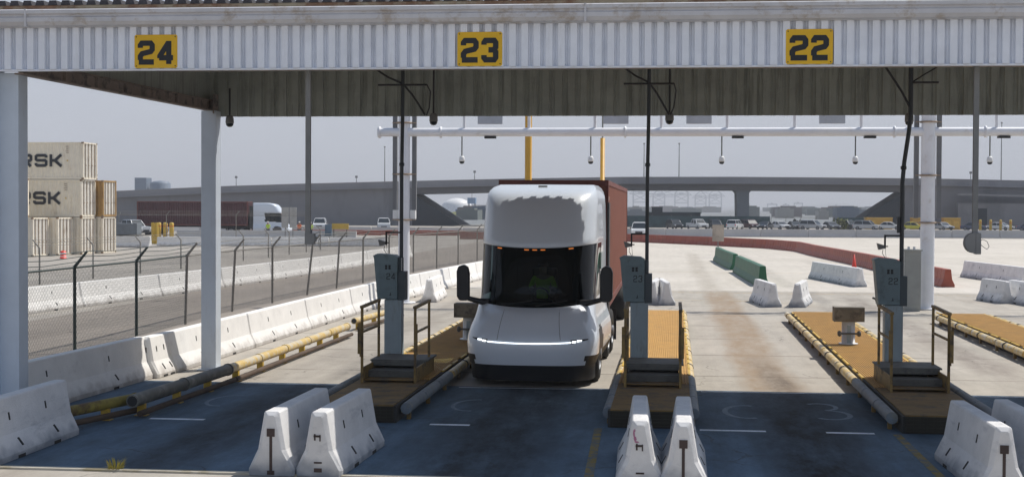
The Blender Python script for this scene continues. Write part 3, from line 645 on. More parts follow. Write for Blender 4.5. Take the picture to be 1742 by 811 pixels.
# ticket booths on columns
def booth(xc, num, label, lab2, kink=False):
    t = thing('ticket_pedestal', label, 'pedestal', (xc, 27.2, .312), 0, 'numbered blue grey cabinets on columns')
    q = MB(); q.box(-.165, .165, -.13, .13, .0, 1.32); q.box(-.2, .2, -.17, .17, 0, .02); q.build('column', COLUMN, t, bevel=.006)
    c = MB()        # tapered cabinet, wider at the top, sloping shoulder
    c.prism([(-.36, 2.12), (-.38, 2.155), (-.30, 2.195), (.02, 2.175), (.095, 2.13), (.095, 1.33), (-.29, 1.33)], -.19, .17, 'y'); cab = c.build('cabinet', BOOTH, t, bevel=.008)
    q = MB(); q.box(.098, .235, -.14, .16, 1.31, 1.86); q.box(.098, .16, -.10, .14, 1.862, 2.12); q.build('side_box', BOOTHS, t, bevel=.006)
    q = MB(); q.box(-.26, .07, -.196, -.191, 1.40, 2.02)
    q.build('cabinet_door', mat('cabinet door', (.14, .20, .225), .5, var=.1, dirt=(.09, .12, .13), damt=.3, dscale=5), t)
    for k, ch in enumerate(num):
        q = MB(); strokes(q, ch, -.105+k*.095, 1.70, .145, .014, -.2005, -.1965, sx=.50); q.build('digit', SIGNK, t)
    q = MB()
    for a in (-.14, -.075):
        q = MB()
        for b_ in (0, .045): q.box(a, a+.045, -.2005, -.1965, 1.90+b_, 1.937+b_)
        q.box(a+.012, a+.030, -.2004, -.1965, 1.92, 1.96); q.build('small_marking', SIGNK, t)
    q = MB(); q.box(-.04, -.028, -.2005, -.1965, 1.42, 1.46); q.box(-.055, -.02, -.2005, -.1965, 1.405, 1.42); q.build('lock', SIGNK, t)
    q = MB()
    for k in range(7): q.box(.165, .18, -.15, -.141, 1.88+k*.035, 1.90+k*.035)
    q.build('cable_gland', LIGHTW, t)
    # arm with small flood lamp above
    q = MB(); q.box(-.16, .14, -.02, .02, 2.585, 2.615); q.box(-.17, -.14, -.02, .02, 2.36, 2.615); q.box(-.14, -.1, -.015, .015, 2.39, 2.41); q.build('lamp_arm', BLACK, t)
    q = MB(); q.add([(-.30,-.09,2.46),(-.27,-.09,2.34),(-.17,-.05,2.36),(-.17,-.05,2.42),(-.30,.08,2.46),(-.27,.08,2.34),(-.17,.05,2.36),(-.17,.05,2.42)], [(0,1,2,3),(7,6,5,4),(0,4,5,1),(1,5,6,2),(2,6,7,3),(3,7,4,0)]); q.build('flood_lamp', GREYPOLE, t)
    q = MB(); q.tube([(-.19, 0, 2.34), (-.2, .0, 2.27), (-.17, .0, 2.22), (-.15, 0, 2.19)], .006, 6); q.tube([(-.15, 0, 2.36), (-.14, 0, 2.25), (-.13, 0, 2.19)], .004, 6); q.build('lamp_wire', BLACK, t)
    q = MB()
    if not kink: q.tube([(.135, .02, 1.3), (.135, .02, 3.7), (.15, .02, 4.7), (.155, .02, 5.72)], .036, 10); q.lathe([(0, -.03), (.05, -.03), (.05, .03), (0, .03)], (.138, .02, 3.9), 10)
    else: q.tube([(.15, .02, 1.3), (.15, .02, 3.55), (.18, .02, 3.95), (.25, .02, 4.45), (.29, .02, 4.8), (.29, .02, 5.80)], .04, 10); q.lathe([(0, -.03), (.055, -.03), (.055, .03), (0, .03)], (.17, .02, 3.85), 10); q.box(.06, .11, -.03, .03, 2.65, 2.95)
    q.build('conduit', CONDUIT, t)
    q = MB(); q.box(-.32 if not kink else .30, .62 if not kink else .78, -.02, .06, 5.40, 5.435); q.build('cable_tray', BLACK, t)
    q = MB()
    if not kink:
        q.tube([(.17, .03, 5.42), (.30, .2, 5.25), (.42, .3, 5.05), (.53, .35, 4.86)], .02, 8); q.tube([(.16, .03, 5.44), (-.1, -.2, 5.55), (-.35, -.3, 5.72)], .02, 8)
        q.tube([(.62, .03, 5.42), (.66, .2, 5.3), (.62, .3, 5.0), (.56, .35, 4.86)], .014, 8)
    else: q.tube([(.28, .03, 4.95), (.10, -.1, 5.25), (-.25, -.3, 5.72)], .022, 8); q.tube([(.3, .05, 5.42), (.5, -.1, 5.55), (.75, -.2, 5.7)], .014, 8)
    q.build('cable', BLACK, t)
    return t
booth(-5.22, '24', 'blue grey cabinet numbered 24 on a column, between the left barriers and the truck', '')
booth(-.53, '23', 'blue grey cabinet numbered 23 on a column, right beside the truck', '')
booth(4.14, '22', 'blue grey cabinet numbered 22 on a column, before the white gantry post', '', kink=True)

def dome(x, y, ztop, zb, label, group, r=.085, white=False, rod=True, par=None):
    t = thing('dome_camera', label, 'camera', (x, y, zb), 0, group)
    body = LIGHTW if white else GREYPOLE
    q = MB(); q.lathe([(0, r*2.7), (r*.6, r*2.7), (r*.95, r*2.1), (r, r*1.2), (r*.98, r*.8), (0, r*.8)], (0, 0, 0), 16); q.build('housing', body, t)
    q = MB(); q.lathe([(0, -r*.1), (r*.5, 0), (r*.85, r*.35), (r*.9, r*.79)], (0, 0, 0), 16); q.build('dome', CARGLASS, t)
    q = MB(); q.tube([(0, 0, r*2.6), (0, 0, ztop-zb)], r*.22, 8); q.build('hanger', BLACK if not white else STEP, t)
    return t
dg = 'dome cameras hanging under the canopy'
dome(-8.93, 28.7, 5.8, 5.02, 'grey dome camera hanging right beside the rear left canopy post', dg)
dome(-4.63, 28.2, 6.1, 5.02, 'grey dome camera hanging right of booth 24 conduit', dg)
dome(.01, 28.2, 6.1, 5.03, 'grey dome camera hanging right of booth 23 conduit', dg)
dome(4.56, 28.2, 6.1, 5.0, 'grey dome camera hanging where booth 22 conduit bends', dg)

# drop poles with a round device
for x, lab, zb in ((-5.32, 'grey drop pole with a box at its foot, hanging left of booth 24', 2.84), (4.31, 'grey drop pole with a round sensor at its foot, right of the gantry post', 2.78)):
    t = thing('drop_pole', lab, 'pole', (x, 20.95, zb), 0, 'grey drop poles hanging from the canopy')
    q = MB(); q.box(-.035, .035, -.035, .035, .15, 5.95-zb-.0); q.box(-.06, .06, -.06, .06, 5.9-zb, 5.96-zb); q.build('pole', GREYPOLE, t)
    q = MB()
    if x < 0: q.box(-.04, .10, -.05, .05, 0, .16); q.box(.04, .12, -.04, .04, .04, .12); q.tube([(.10, 0, .15), (.17, 0, .19), (.19, 0, .12), (.16, 0, .06), (.17, -.0, -.05)], .006, 6)
    else:
        vs = [(0+.0, -.07, .01), (0, .07, .01)]; poly = [(.05, .0), (.05, .30)] + [(-.02-.13*math.cos(a), .15+.145*math.sin(a)) for a in [R(80-20*k) for k in range(9)]]
        q.prism([(p, z) for p, z in poly], -.07, .07, 'y'); q.box(.0, .075, -.08, .08, -.01, .29)
    q.build('sensor', GREYPOLE, t, bevel=.008)
    q = MB()
    if x > 0: q.tube([(.06, 0, .16), (.11, 0, .20), (.17, 0, .17), (.20, 0, .10), (.17, 0, .06), (.11, 0, .10), (.07, 0, .14)], .005, 6)
    else: q.tube([(.12, 0, .1), (.18, 0, .08), (.2, 0, .02)], .005, 6)
    q.build('wire_loop', GREYPOLE, t)

# reader heads on posts on the decks
for x, y, lab in ((-4.62, 33.4, 'brown grey reader head on a white post, beside the truck mirror'), (4.12, 33.6, 'brown grey reader head on a white post, left of booth 22')):
    t = thing('reader_post', lab, 'reader', (x, y, .312), 0, 'reader heads on short posts')
    q = MB(); q.box(-.34, .34, -.2, .2, .52, .85); q.box(-.30, .30, -.215, -.201, .56, .81); q.build('reader_head', mat('reader head housing', (.17, .15, .115), .7, var=.3, dirt=(.07, .06, .05), damt=.4, dscale=6), t, bevel=.02)
    q = MB(); q.lathe([(0, 0), (.22, 0), (.22, .02), (.15, .021), (.15, .519), (0, .519)], (0, 0, 0), 18); q.build('post', LIGHTW, t)
    q = MB(); q.tube([(-.2, -.17, .25), (.2, -.17, .25)], .022, 8)
    for s_ in (-1, 1): q.lathe([(0, -.03), (.05, -.04), (.075, 0), (.05, .04), (0, .03)], (s_*.22, -.17, .25), 10, axis='x')
    q.build('handle', STEP, t); 
    q = MB(); q.box(-.045, .045, -.15, -.142, .03, .44); q.build('post_seam', COLUMN, t)

# left guard pipe runs
def guard(label, pts, r, m, posts, pm):
    x0, y0, z0 = pts[0]; t = thing('guard_pipe_run', label, 'guard pipe', (x0, y0, .012), 0, 'guard pipes along the left lane')
    L = [(p[0]-x0, p[1]-y0, p[2]-.012) for p in pts]
    a, b_ = Vector(L[0]), Vector(L[-1]); n = max(1, int((b_-a).length/1.75))
    for k in range(n):
        p, q_ = a.lerp(b_, k/n), a.lerp(b_, (k+1)/n)
        q = MB(); q.tube([p, q_], r, 14); q.lathe([(r, -.03), (r*1.13, -.03), (r*1.13, .03), (r, .03)], tuple(q_ - (b_-a).normalized()*.05), 14, axis='y'); q.build('pipe', m, t)
    q = MB(); d = (b_-a).normalized(); q.tube([a-d*.004, a+d*.01], r*.8, 12); q.build('open_end', BLACK, t)
    for k in range(posts):
        p = a.lerp(b_, (k+.25)/posts); q = MB(); q.box(p.x-.06, p.x+.06, p.y-.05, p.y+.05, 0, p.z-r*.8); q.box(p.x-.1, p.x+.1, p.y-.08, p.y+.08, 0, .012); q.build('post', pm, t)
    q = MB(); q.tube([(a.x+.12, a.y, .08), (b_.x+.12, b_.y, .08)], .05, 8); q.build('lower_rail', mat('dirty lower rail', (.085, .055, .035), .8, var=.3), t)
guard('short mossy yellow guard pipe at the lower left, behind the corner barrier', [(-9.2, 20.6, .26), (-8.62, 22.7, .26)], .085, mat('mossy yellow pipe', (.28, .22, .04), .7, var=.3, dirt=(.12, .07, .03), damt=.5), 2, YELLOW)
guard('thick grey guard pipe in the shade before the rear left post', [(-8.47, 22.1, .29), (-8.33, 26.7, .29)], .105, mat('dull grey brown pipe', (.14, .135, .115), .6, var=.3, dirt=(.30, .28, .24), damt=.3, dscale=2), 3, YELLOW)
guard('yellow sunlit guard pipe beside the left barrier row', [(-8.33, 26.75, .29), (-8.28, 36.7, .29)], .092, PIPEY, 6, YELLOW)
guard('short yellow guard pipe behind booth 24', [(-8.52, 38.6, .28), (-8.2, 43.5, .28)], .085, PIPEY, 3, YELLOW)

# ------------------------------------------------------------------ gantry
g = thing('gantry', 'white pipe gantry with crossbeam behind the canopy', 'gantry', (-9.25, 50, .012))
def gp(q, name, m, bevel=0):
    q.v = [(v[0]+9.25, v[1]-50, v[2]-.012) for v in q.v]; return q.build(name, m, g, bevel)
for x in (-9.25, 8.73, 26.7):
    q = MB(); q.tube([(x, 50, .0), (x, 50, 8.2)], .235 if x > 0 else .20, 20); q.lathe([(0, 0), (.42, 0), (.42, .05), (.24, .06)], (x, 50, .012), 20); gp(q, 'gantry_post', GANTRY)
    for z in (6.35, 4.55, 2.95):
        q = MB(); q.lathe([(.24, -.03), (.29, -.03), (.29, .03), (.24, .03)], (x, 50, z), 16); q.box(x-.42, x+.42, 49.97, 50.03, z-.015, z+.02)
        gp(q, 'clamp_band', mat('rusty clamp', (.35, .27, .2), .7, var=.3))
    for s_ in (-1, 1):
        q = MB(); o_ = .30 if x > 0 else .27; x0 = x+s_*o_; q.box(min(x0, x0+s_*.15), max(x0, x0+s_*.15), 50.05, 50.20, 3.3 if x < 0 else 3.1, 8.0); gp(q, 'side_panel', GANTG)
        if x < 0: q = MB(); q.box(min(x0-s_*.05, x0+s_*.13), max(x0-s_*.05, x0+s_*.13), 49.98, 50.22, 2.98, 3.29); gp(q, 'junction_box', LIGHTW)
    
q = MB(); q.tube([(-10.1, 50, 6.02), (30, 50, 6.02)], .15, 16)
for x in (-10.15, -7.95, -1.5, 7.6, 10.6): q.lathe([(.15, -.03), (.20, -.03), (.20, .03), (.15, .03)], (x, 50, 6.02), 16, axis='x')
q.lathe([(0, -.05), (.21, -.05), (.21, .0), (0, .0)], (-10.1, 50, 6.02), 16, axis='x'); gp(q, 'crossbeam', GANTRY)
q = MB(); q.tube([(-10.1, 50, 7.4), (30, 50, 7.4)], .12, 12); gp(q, 'upper_beam', GANTRY)
for x in (-7.12, -4.84, -2.55, -.26, 1.99, 4.27, 6.5, 10.96, 13.2):
    q = MB(); q.tube([(x, 50, 6.16), (x, 50, 7.3)], .055, 8); gp(q, 'strut', GANTRY)
for x, z0 in ((-6.17, 6.28), (-1.81, 6.28), (1.02, 6.28), (5.49, 6.28)):
    q = MB(); q.box(x-.43, x+.43, 49.62, 49.78, z0, z0+.5); gp(q, 'signal_box', mat('grey signal box', (.42, .45, .50), .4, var=.1), bevel=.01)
    q = MB(); q.box(x-.3, x-.27, 49.785, 49.9, 6.5, 7.4); gp(q, 'signal_bracket', GANTG)
for x in (-6.2, 2.35, 6.79, 11.2): q = MB(); q.box(x-.2, x+.2, 49.9, 50.1, 5.80, 5.868); gp(q, 'underside_lamp', BLACK)
cg = 'small white dome cameras under the gantry beam'
for x, lab in ((-7.2, 'leftmost small white dome camera under the gantry beam, right of booth 24 conduit'), (-2.69, 'small white dome camera under the gantry beam, above the truck roof right part'), (1.81, 'small white dome camera under the gantry beam, right of booth 23 conduit'),
               (6.31, 'small white dome camera under the gantry beam, left of booth 22 conduit'), (10.75, 'rightmost small white dome camera under the gantry beam')):
    dome(x, 50, 5.87, 4.92, lab, cg, r=.10, white=True)
t = thing('equipment_cabinet', 'pale grey electrical cabinet beside the right gantry post', 'cabinet', (8.12, 49.3, .012))
q = MB(); q.box(-.30, .24, -.3, .3, .08, 2.0); q.box(-.34, .28, -.34, .34, 2.0, 2.05); q.box(-.28, .22, -.28, .28, 0, .08); q.build('cabinet_body', mat('cabinet pale grey', (.33, .34, .32), .6, var=.12), t)
q = MB(); q.box(-.27, .20, -.312, -.302, .2, 1.9); q.build('door', mat('cabinet door grey', (.30, .31, .29), .6, var=.12), t)
q = MB(); q.tube([(-.12, 0, 2.05), (-.12, 0, 2.14)], .04, 8); q.tube([(.06, 0, 2.05), (.06, 0, 2.14)], .04, 8); q.build('vent_cap', LIGHTW, t)
t = thing('gate_handle', 'dark low lever post left of the cabinet', 'lever', (7.35, 51.6, .012)); q = MB(); q.tube([(0, 0, .0), (-.1, 0, .25), (-.2, 0, .28)], .04, 8); q.build('lever', BLACK, t)

# ------------------------------------------------------------------ chain link fences
def fence(pts, label, mesh_to=99, arm=1, h=1.98, green_to=0, r_w=.0027, pitch=.078, lean=None, top_rail=True):
    t = thing('chain_link_fence', label, 'fence', (pts[0][0], pts[0][1], .008)); x0, y0 = pts[0]
    L = [Vector((p[0]-x0, p[1]-y0, 0)) for p in pts]
    for i, p in enumerate(L):
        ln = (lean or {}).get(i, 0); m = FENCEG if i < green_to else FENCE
        tp = Vector((p.x+ln, p.y, h)); d = Vector((arm*.30, 0, .36))
        q = MB(); q.tube([p, tp, tp+d], [.042, .042, .028], 8); q.build('fence_post', m, t)
    for i in range(len(L)-1):
        a, b_ = L[i], L[i+1]; m = FENCEG if i < green_to else FENCE; zz = Vector((0, 0, h-.02))
        if top_rail: q = MB(); q.tube([a+zz, b_+zz], .024, 6); q.build('top_rail', m, t)
        q = MB()
        for k in range(3):
            o_ = Vector((arm*.30*(k+1)/3, 0, h+.36*(k+1)/3)); mid_ = (a+b_)/2+o_-Vector((0, 0, .04)); q.tube([a+o_, mid_, b_+o_], .009, 4, caps=False)
        q.build('barbed_wire', m, t)
        d = b_-a; ln = d.length
        if i < mesh_to:
            q = MB(); n = int(ln/pitch); H = h-.06; run_ = H*.62/1.0
            for s_ in (0, 1):
                k = -int(run_/pitch)
                while k < n:
                    s0, s1 = k*pitch, k*pitch+run_; z0, z1 = (.04, .04+H) if s_ == 0 else (.04+H, .04)
                    if s0 < 0: z0 += (z1-z0)*(-s0)/run_; s0 = 0
                    if s1 > ln: z1 = z0+(z1-z0)*(ln-s0)/(s1-s0); s1 = ln
                    if s1 > s0+.01:
                        p0 = a+d*(s0/ln)+Vector((.02*s_, 0, z0)); p1 = a+d*(s1/ln)+Vector((.02*s_, 0, z1)); q.tube([p0, p1], r_w, 3, caps=False, smooth=False)
                    k += 1
            k = 0.0
            while k < ln:
                p0 = a+d*(k/ln)+Vector((0, 0, h-.03)); q.tube([p0, p0+Vector((.012, 0, .075))], r_w, 3, caps=False, smooth=False); k += pitch
            q.build('wire_mesh', m, t)
    return t
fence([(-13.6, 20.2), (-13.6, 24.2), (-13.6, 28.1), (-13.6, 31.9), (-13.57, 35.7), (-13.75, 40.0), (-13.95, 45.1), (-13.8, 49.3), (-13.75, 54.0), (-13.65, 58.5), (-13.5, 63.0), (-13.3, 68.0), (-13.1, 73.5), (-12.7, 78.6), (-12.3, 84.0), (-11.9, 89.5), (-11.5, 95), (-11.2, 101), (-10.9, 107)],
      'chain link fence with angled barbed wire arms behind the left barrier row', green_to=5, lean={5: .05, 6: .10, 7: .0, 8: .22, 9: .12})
fence([(-27.6, 47), (-27.2, 53), (-26.8, 59.2), (-26.6, 64.5), (-26.4, 70), (-26.2, 75.5), (-26.2, 81), (-26.2, 87), (-26.3, 93), (-26.5, 99), (-26.8, 105), (-27.2, 111)],
      'farther chain link fence beyond the second white barrier row', mesh_to=0, arm=-1, h=1.55, top_rail=False)
fence([(-62, 120), (-56, 121), (-50, 122), (-44, 123), (-38, 124), (-32, 125)], 'thin distant wire fence before the far red trailer truck', mesh_to=0, arm=1, h=2.6)

# ------------------------------------------------------------------ people
def person(label, loc, rz=0, pose='stand', top=HIVIS, hat=True, group=None):
    t = thing('person', label, 'person', loc, rz, group)
    if pose == 'stand':
        J = {'pel': (0,0,.93), 'sp': (0,.0,1.12), 'ch': (0,0,1.34), 'nk': (0,0,1.50), 'hd': (0,-.01,1.60), 'tp': (0,-.005,1.71),
             'sl': (-.18,0,1.42), 'el': (-.25,.02,1.14), 'wl': (-.24,-.08,.90), 'sr': (.18,0,1.42), 'er': (.26,.0,1.15), 'wr': (.20,-.16,.98),
             'hl': (-.09,0,.88), 'kl': (-.11,-.02,.48), 'al': (-.12,.02,.08), 'tl': (-.12,-.12,.04), 'hr': (.09,0,.88), 'kr': (.12,-.04,.48), 'ar': (.14,.0,.08), 'tr': (.14,-.14,.04)}
    else:
        J = {'pel': (0,0,.10), 'sp': (0,.03,.30), 'ch': (0,.02,.52), 'nk': (0,0,.68), 'hd': (0,-.02,.78), 'tp': (0,-.02,.89),
             'sl': (-.18,0,.60), 'el': (-.26,-.12,.38), 'wl': (-.16,-.36,.44), 'sr': (.18,0,.60), 'er': (.26,-.12,.38), 'wr': (.16,-.36,.44),
             'hl': (-.09,-.02,.08), 'kl': (-.13,-.45,.12), 'al': (-.13,-.50,-.30), 'tl': (-.13,-.62,-.33), 'hr': (.09,-.02,.08), 'kr': (.13,-.45,.12), 'ar': (.13,-.50,-.30), 'tr': (.13,-.62,-.33)}
    Rr = {'pel': .12, 'sp': .115, 'ch': .14, 'nk': .055, 'hd': .088, 'tp': .07, 'sl': .055, 'el': .042, 'wl': .032, 'sr': .055, 'er': .042, 'wr': .032,
          'hl': .085, 'kl': .06, 'al': .042, 'tl': .035, 'hr': .085, 'kr': .06, 'ar': .042, 'tr': .035}
    def sk(name, keys, edges, k, m):
        me = bpy.data.meshes.new(name); me.from_pydata([J[a] for a in keys], [(keys.index(a), keys.index(b_)) for a, b_ in edges], []); me.materials.append(m)
        o = bpy.data.objects.new(name, me); C.objects.link(o); o.parent = t
        md = o.modifiers.new('skin', 'SKIN'); md.use_smooth_shade = True
        for i, a in enumerate(keys): me.skin_vertices[0].data[i].radius = (Rr[a]*k*(1.25 if a in ('ch', 'pel') else 1), Rr[a]*k); me.skin_vertices[0].data[i].use_root = (i == 0)
        o.modifiers.new('sub', 'SUBSURF').levels = 1; o.modifiers['sub'].render_levels = 2
    E = [('pel','sp'),('sp','ch'),('ch','nk'),('nk','hd'),('hd','tp'),('ch','sl'),('sl','el'),('el','wl'),('ch','sr'),('sr','er'),('er','wr'),
         ('pel','hl'),('hl','kl'),('kl','al'),('al','tl'),('pel','hr'),('hr','kr'),('kr','ar'),('ar','tr')]
    sk('body', list(J), E, 1.0, SKIN)
    sk('jacket', ['ch','sp','pel','sl','el','sr','er'], [('pel','sp'),('sp','ch'),('ch','sl'),('sl','el'),('ch','sr'),('sr','er')], 1.16, top)
    sk('trousers', ['pel','hl','kl','al','hr','kr','ar'], [('pel','hl'),('hl','kl'),('kl','al'),('pel','hr'),('hr','kr'),('kr','ar')], 1.14, CLOTHD)
    h = J['tp']; q = MB(); q.lathe([(0, .10), (.06, .09), (.10, .045), (.108, -.01), (.0, -.01)], (h[0], h[1]-.0, h[2]-.035), 14); q.build('hard_hat' if hat else 'hair', LIGHTW if hat else HAIR, t)
    return t

# ------------------------------------------------------------------ the electric truck
ZP = [(.42, .03, 1.215, .80), (.60, .0, 1.265, .90), (.80, .0, 1.275, .92), (.88, .012, 1.272, .95), (.96, .035, 1.262, .97), (1.04, .07, 1.245, 1.0), (1.10, .108, 1.23, 1.02), (1.16, .155, 1.21, 1.04), (1.22, .21, 1.193, 1.06), (1.28, .28, 1.178, 1.08), (1.34, .37, 1.166, 1.09), (1.40, .49, 1.157, 1.10),
      (1.46, .66, 1.15, 1.10), (1.62, .72, 1.15, 1.15), (2.0, .82, 1.15, 1.2), (2.60, .98, 1.15, 1.25), (2.64, .965, 1.152, 1.25), (3.0, 1.14, 1.147, 1.15), (3.3, 1.32, 1.14, 1.0),
      (3.50, 1.48, 1.13, .85), (3.64, 1.66, 1.115, .70), (3.73, 1.90, 1.09, .55), (3.80, 2.25, 1.05, .4), (3.86, 2.80, .98, .25)]
def zprof(z):
    for a, b_ in zip(ZP, ZP[1:]):
        if a[0] <= z <= b_[0]+1e-9:
            k = (z-a[0])/(b_[0]-a[0]); return [a[i]+(b_[i]-a[i])*k for i in (1, 2, 3)]
    return ZP[-1][1:]
REARY = 4.35
def warp(z, x, w_): s2 = min(1, abs(x)/w_)**2; return z + s2*(.085*math.exp(-((z-2.62)/.4)**2) + .10*math.exp(-((z-1.46)/.10)**2))
def ring(z, nf=44, ns=16):
    f, w_, d = zprof(z); e = 2/3.0; L = []
    for i in range(ns): k = i/ns; L.append((-w_, REARY+(f+d-REARY)*k, z))
    for i in range(nf+1):
        th = -PI/2+PI*i/nf; s_, c = math.sin(th), math.cos(th)
        L.append((w_*math.copysign(abs(s_)**e, s_), f+d*(1-abs(c)**e if abs(c) > 1e-9 else 1), z))
    for i in range(1, ns+1): k = i/ns; L.append((w_, f+d+(REARY-f-d)*k, z))
    return [(x, y, warp(zz, x, w_)) for x, y, zz in L]
def surf(z, x, off=0.0):
    f, w_, d = zprof(z); e = 2/3.0; s_ = min(1, abs(x)/w_)**(1/e); c = math.sqrt(max(0, 1-s_*s_)); y = f+d*(1-c**e)
    return Vector((x, y-off, warp(z, x, w_)))
def strip(q, pts, h, off=.006):       # ribbon following the surface, pts = [(x, z)]
    vs = []
    for x, z, hh in pts: vs += [surf(z-hh/2, x, off), surf(z+hh/2, x, off)]
    n = len(pts); q.add(vs, [(2*i, 2*i+2, 2*i+3, 2*i+1) for i in range(n-1)], True)
GLASSW = glass('windscreen glass', (.50, .75, .80), .32, .02)
def truck(name, label, loc, rz, cont_mat, Lc=14.8, gap=4.95, driver=None, sc=1):
    t = thing(name, label, 'truck', loc, rz); t.scale = (sc, sc, sc)
    zs = [.42, .50, .60, .70, .80, .88, .96, 1.04, 1.10, 1.16, 1.22, 1.28, 1.34, 1.40, 1.46, 1.54, 1.62, 1.75, 1.88, 2.0, 2.15, 2.3, 2.45, 2.60, 2.64, 2.74, 2.86, 3.0, 3.1, 3.2, 3.3, 3.4, 3.5, 3.57, 3.64, 3.69, 3.73, 3.765, 3.80, 3.83, 3.86]
    rings = [ring(z) for z in zs]; N = len(rings[0])
    body, gl, blk = MB(), MB(), MB(); allv = [p for r_ in rings for p in r_]
    sets = {0: [], 1: [], 2: []}
    for i in range(len(zs)-1):
        for k in range(N-1):
            a, b_, c, d = i*N+k, i*N+k+1, (i+1)*N+k+1, (i+1)*N+k
            P = [Vector(allv[j]) for j in (a, b_, c, d)]; m_ = sum(P, Vector())/4; f = zprof(m_.z)[0]; s_ = 0
            side = abs(m_.x) > 1.12
            zc = (zs[i]+zs[i+1])/2
            if 1.46 < zc < 2.60 and m_.y < 2.95:
                if zc > 1.62 or m_.y < 1.6: s_ = 1
            if m_.z < .60 and abs(m_.x) > 1.04: s_ = 2
            if side and (m_.y-1.45)**2+(m_.z-.50)**2 < .60**2: s_ = 2
            sets[s_].append((a, b_, c, d))
    for s_, q in ((0, body), (1, gl), (2, blk)): q.add(allv, sets[s_], True)
    top = len(zs)-1; tv = rings[-1]; vs = tv + [(0, 3.0, 3.868), (0, REARY, 3.868)]
    body.add(vs, [(k, k+1, N) if k < N//2+8 and k > N//2-9 else (k, k+1, N if abs(tv[k][1]-2.9) < .35 else N+1, ) for k in range(N-1)], True)
    bk = [r_[0] for r_ in rings] + [r_[-1] for r_ in reversed(rings)]
    q = MB(); q.add(bk, [tuple(range(len(bk)))]); q.build('cab_back', TRUCKK, t)
    body.build('cab_body', TRUCKW, t); blk.build('wheel_arch_trim', TRUCKK, t)
    g_ = gl.build('windscreen', GLASSW, t)
    # black divider pillars in the wraparound glass
    for s_ in (-1, 1):
        q = MB(); vs = []
        for z in (1.64, 1.9, 2.15, 2.4, 2.59):
            f, w_, d = zprof(z); y0 = f+d+.42
            vs += [(s_*(w_+.004), y0, z), (s_*(w_+.004), y0+.10, z)]
        q.add(vs, [(2*i, 2*i+1, 2*i+3, 2*i+2) for i in range(4)])
        q.build('side_pillar', TRUCKK, t)
    for x0, x1 in ((-.62, -.02), (.06, .66)):
        q = MB(); P = [surf(1.50+.10*k/6, x0+(x1-x0)*k/6, .03) for k in range(7)]; q.tube(P, .011, 5); q.build('wiper', BLACK, t)
    q = MB()                              # black lower bumper
    ring0 = [(x*.985, y+.03, z) for x, y, z in ring(.42)]; ring1 = [(x*.97, y+.10, .12) for x, y, z in ring(.42)]; sel = [k for k in range(N) if ring0[k][1] < 1.1]
    vs = [ring0[k] for k in sel]+[ring1[k] for k in sel]; n = len(sel); q.add(vs, [(i, i+1, n+i+1, n+i) for i in range(n-1)]+[tuple(range(n, 2*n))], False); q.build('lower_bumper', TRUCKK, t)
    q = MB(); xs = [(-.80+1.6*i/28) for i in range(29)]; strip(q, [(x, .835+.035*(abs(x)/.95)**2, .018) for x in xs], .03, .008); q.build('light_bar', LAMPM, t)
    for s_ in (-1, 1):
        q = MB(); strip(q, [(s_*(.815+.025*i), .867+.0015*i, .036) for i in range(4)], .05, .012); strip(q, [(s_*(.905+.03*i), .883+.003*i, .040-.005*i) for i in range(4)], .05, .014); q.build('headlight', LAMPM, t)
        q = MB(); strip(q, [(s_*(.79+.045*i), .868+.006*i, .075-.008*i) for i in range(8)], .1, .005); q.build('headlight_bezel', TRUCKK, t)
    q = MB()
    for s_ in (-1, 1):
        for k in range(14):
            z0, z1 = .90+k*.037, .90+(k+1)*.037; x0, x1 = s_*(.60-k*.005), s_*(.60-(k+1)*.005)
            q.add([surf(z0, x0-.004, .003), surf(z0, x0+.004, .003), surf(z1, x1+.004, .003), surf(z1, x1-.004, .003)], [(0, 1, 2, 3)])
    for s_ in (-1, 1):
        for y in (2.05, 3.15):
            vs = []
            for k in range(9):
                z = .62+k*.12; w_ = zprof(z)[1]; vs += [(s_*(w_+.002), y, z), (s_*(w_+.002), y+.008, z)]
            q.add(vs, [(2*i, 2*i+1, 2*i+3, 2*i+2) for i in range(8)])
    q.build('panel_seam', SEAMK, t)
    for x in (-.70, -.16, 0, .16, .70):
        q = MB(); strip(q, [(x-.045, 2.565, .016), (x, 2.565, .016), (x+.045, 2.565, .016)], 0, .006); q.build('marker_lamp', AMBER, t)
    q = MB(); p = Vector((0, 2.98, 3.835)); q.box(-.09, .09, 2.30, 2.36, 3.80, 3.835); q.build('roof_antenna', STEP, t)
    for s_ in (-1, 1):                     # mirrors on long arms
        q = MB(); q.tube([(s_*.84, .98, 1.53), (s_*1.08, .92, 1.56), (s_*1.28, .92, 1.61), (s_*1.42, .94, 1.70)], [.085, .06, .05, .05], 10); q.build('mirror_arm', TRUCKK, t)
        q = MB(); prof = [(-.125, .0), (-.09, -.05), (.07, -.05), (.12, .03), (.125, .52), (.09, .62), (-.02, .655), (-.095, .60), (-.125, .48)]
        q.prism([(s_*x+s_*1.40, z+1.62) for x, z in prof], .86, 1.02, 'y'); q.build('mirror', TRUCKK, t, bevel=.03)
    # cabin inside
    q = MB(); q.box(-.8, .8, 1.0, 1.6, 1.1, 1.5); q.box(-.28, .28, 1.61, 1.8, 1.2, 1.55); q.build('dashboard', TRUCKK, t)
    q = MB(); q.box(-.26, .26, 2.25, 2.75, 1.15, 1.45); q.box(-.26, .26, 2.70, 2.82, 1.451, 2.15); q.build('driver_seat', TRUCKK, t, bevel=.04)
    q = MB(); q.box(-1.12, 1.12, 3.3, 3.34, .9, 2.6); q.box(-1.1, 1.1, 1.9, 3.3, 1.0, 1.04); q.build('cabin_lining', TRUCKK, t)
    q = MB(); q.lathe([(.17, -.012), (.19, 0), (.17, .012), (.155, 0), (.17, -.012)], (0, 1.98, 1.60), 20, axis='y'); q.build('steering_wheel', TRUCKK, t)
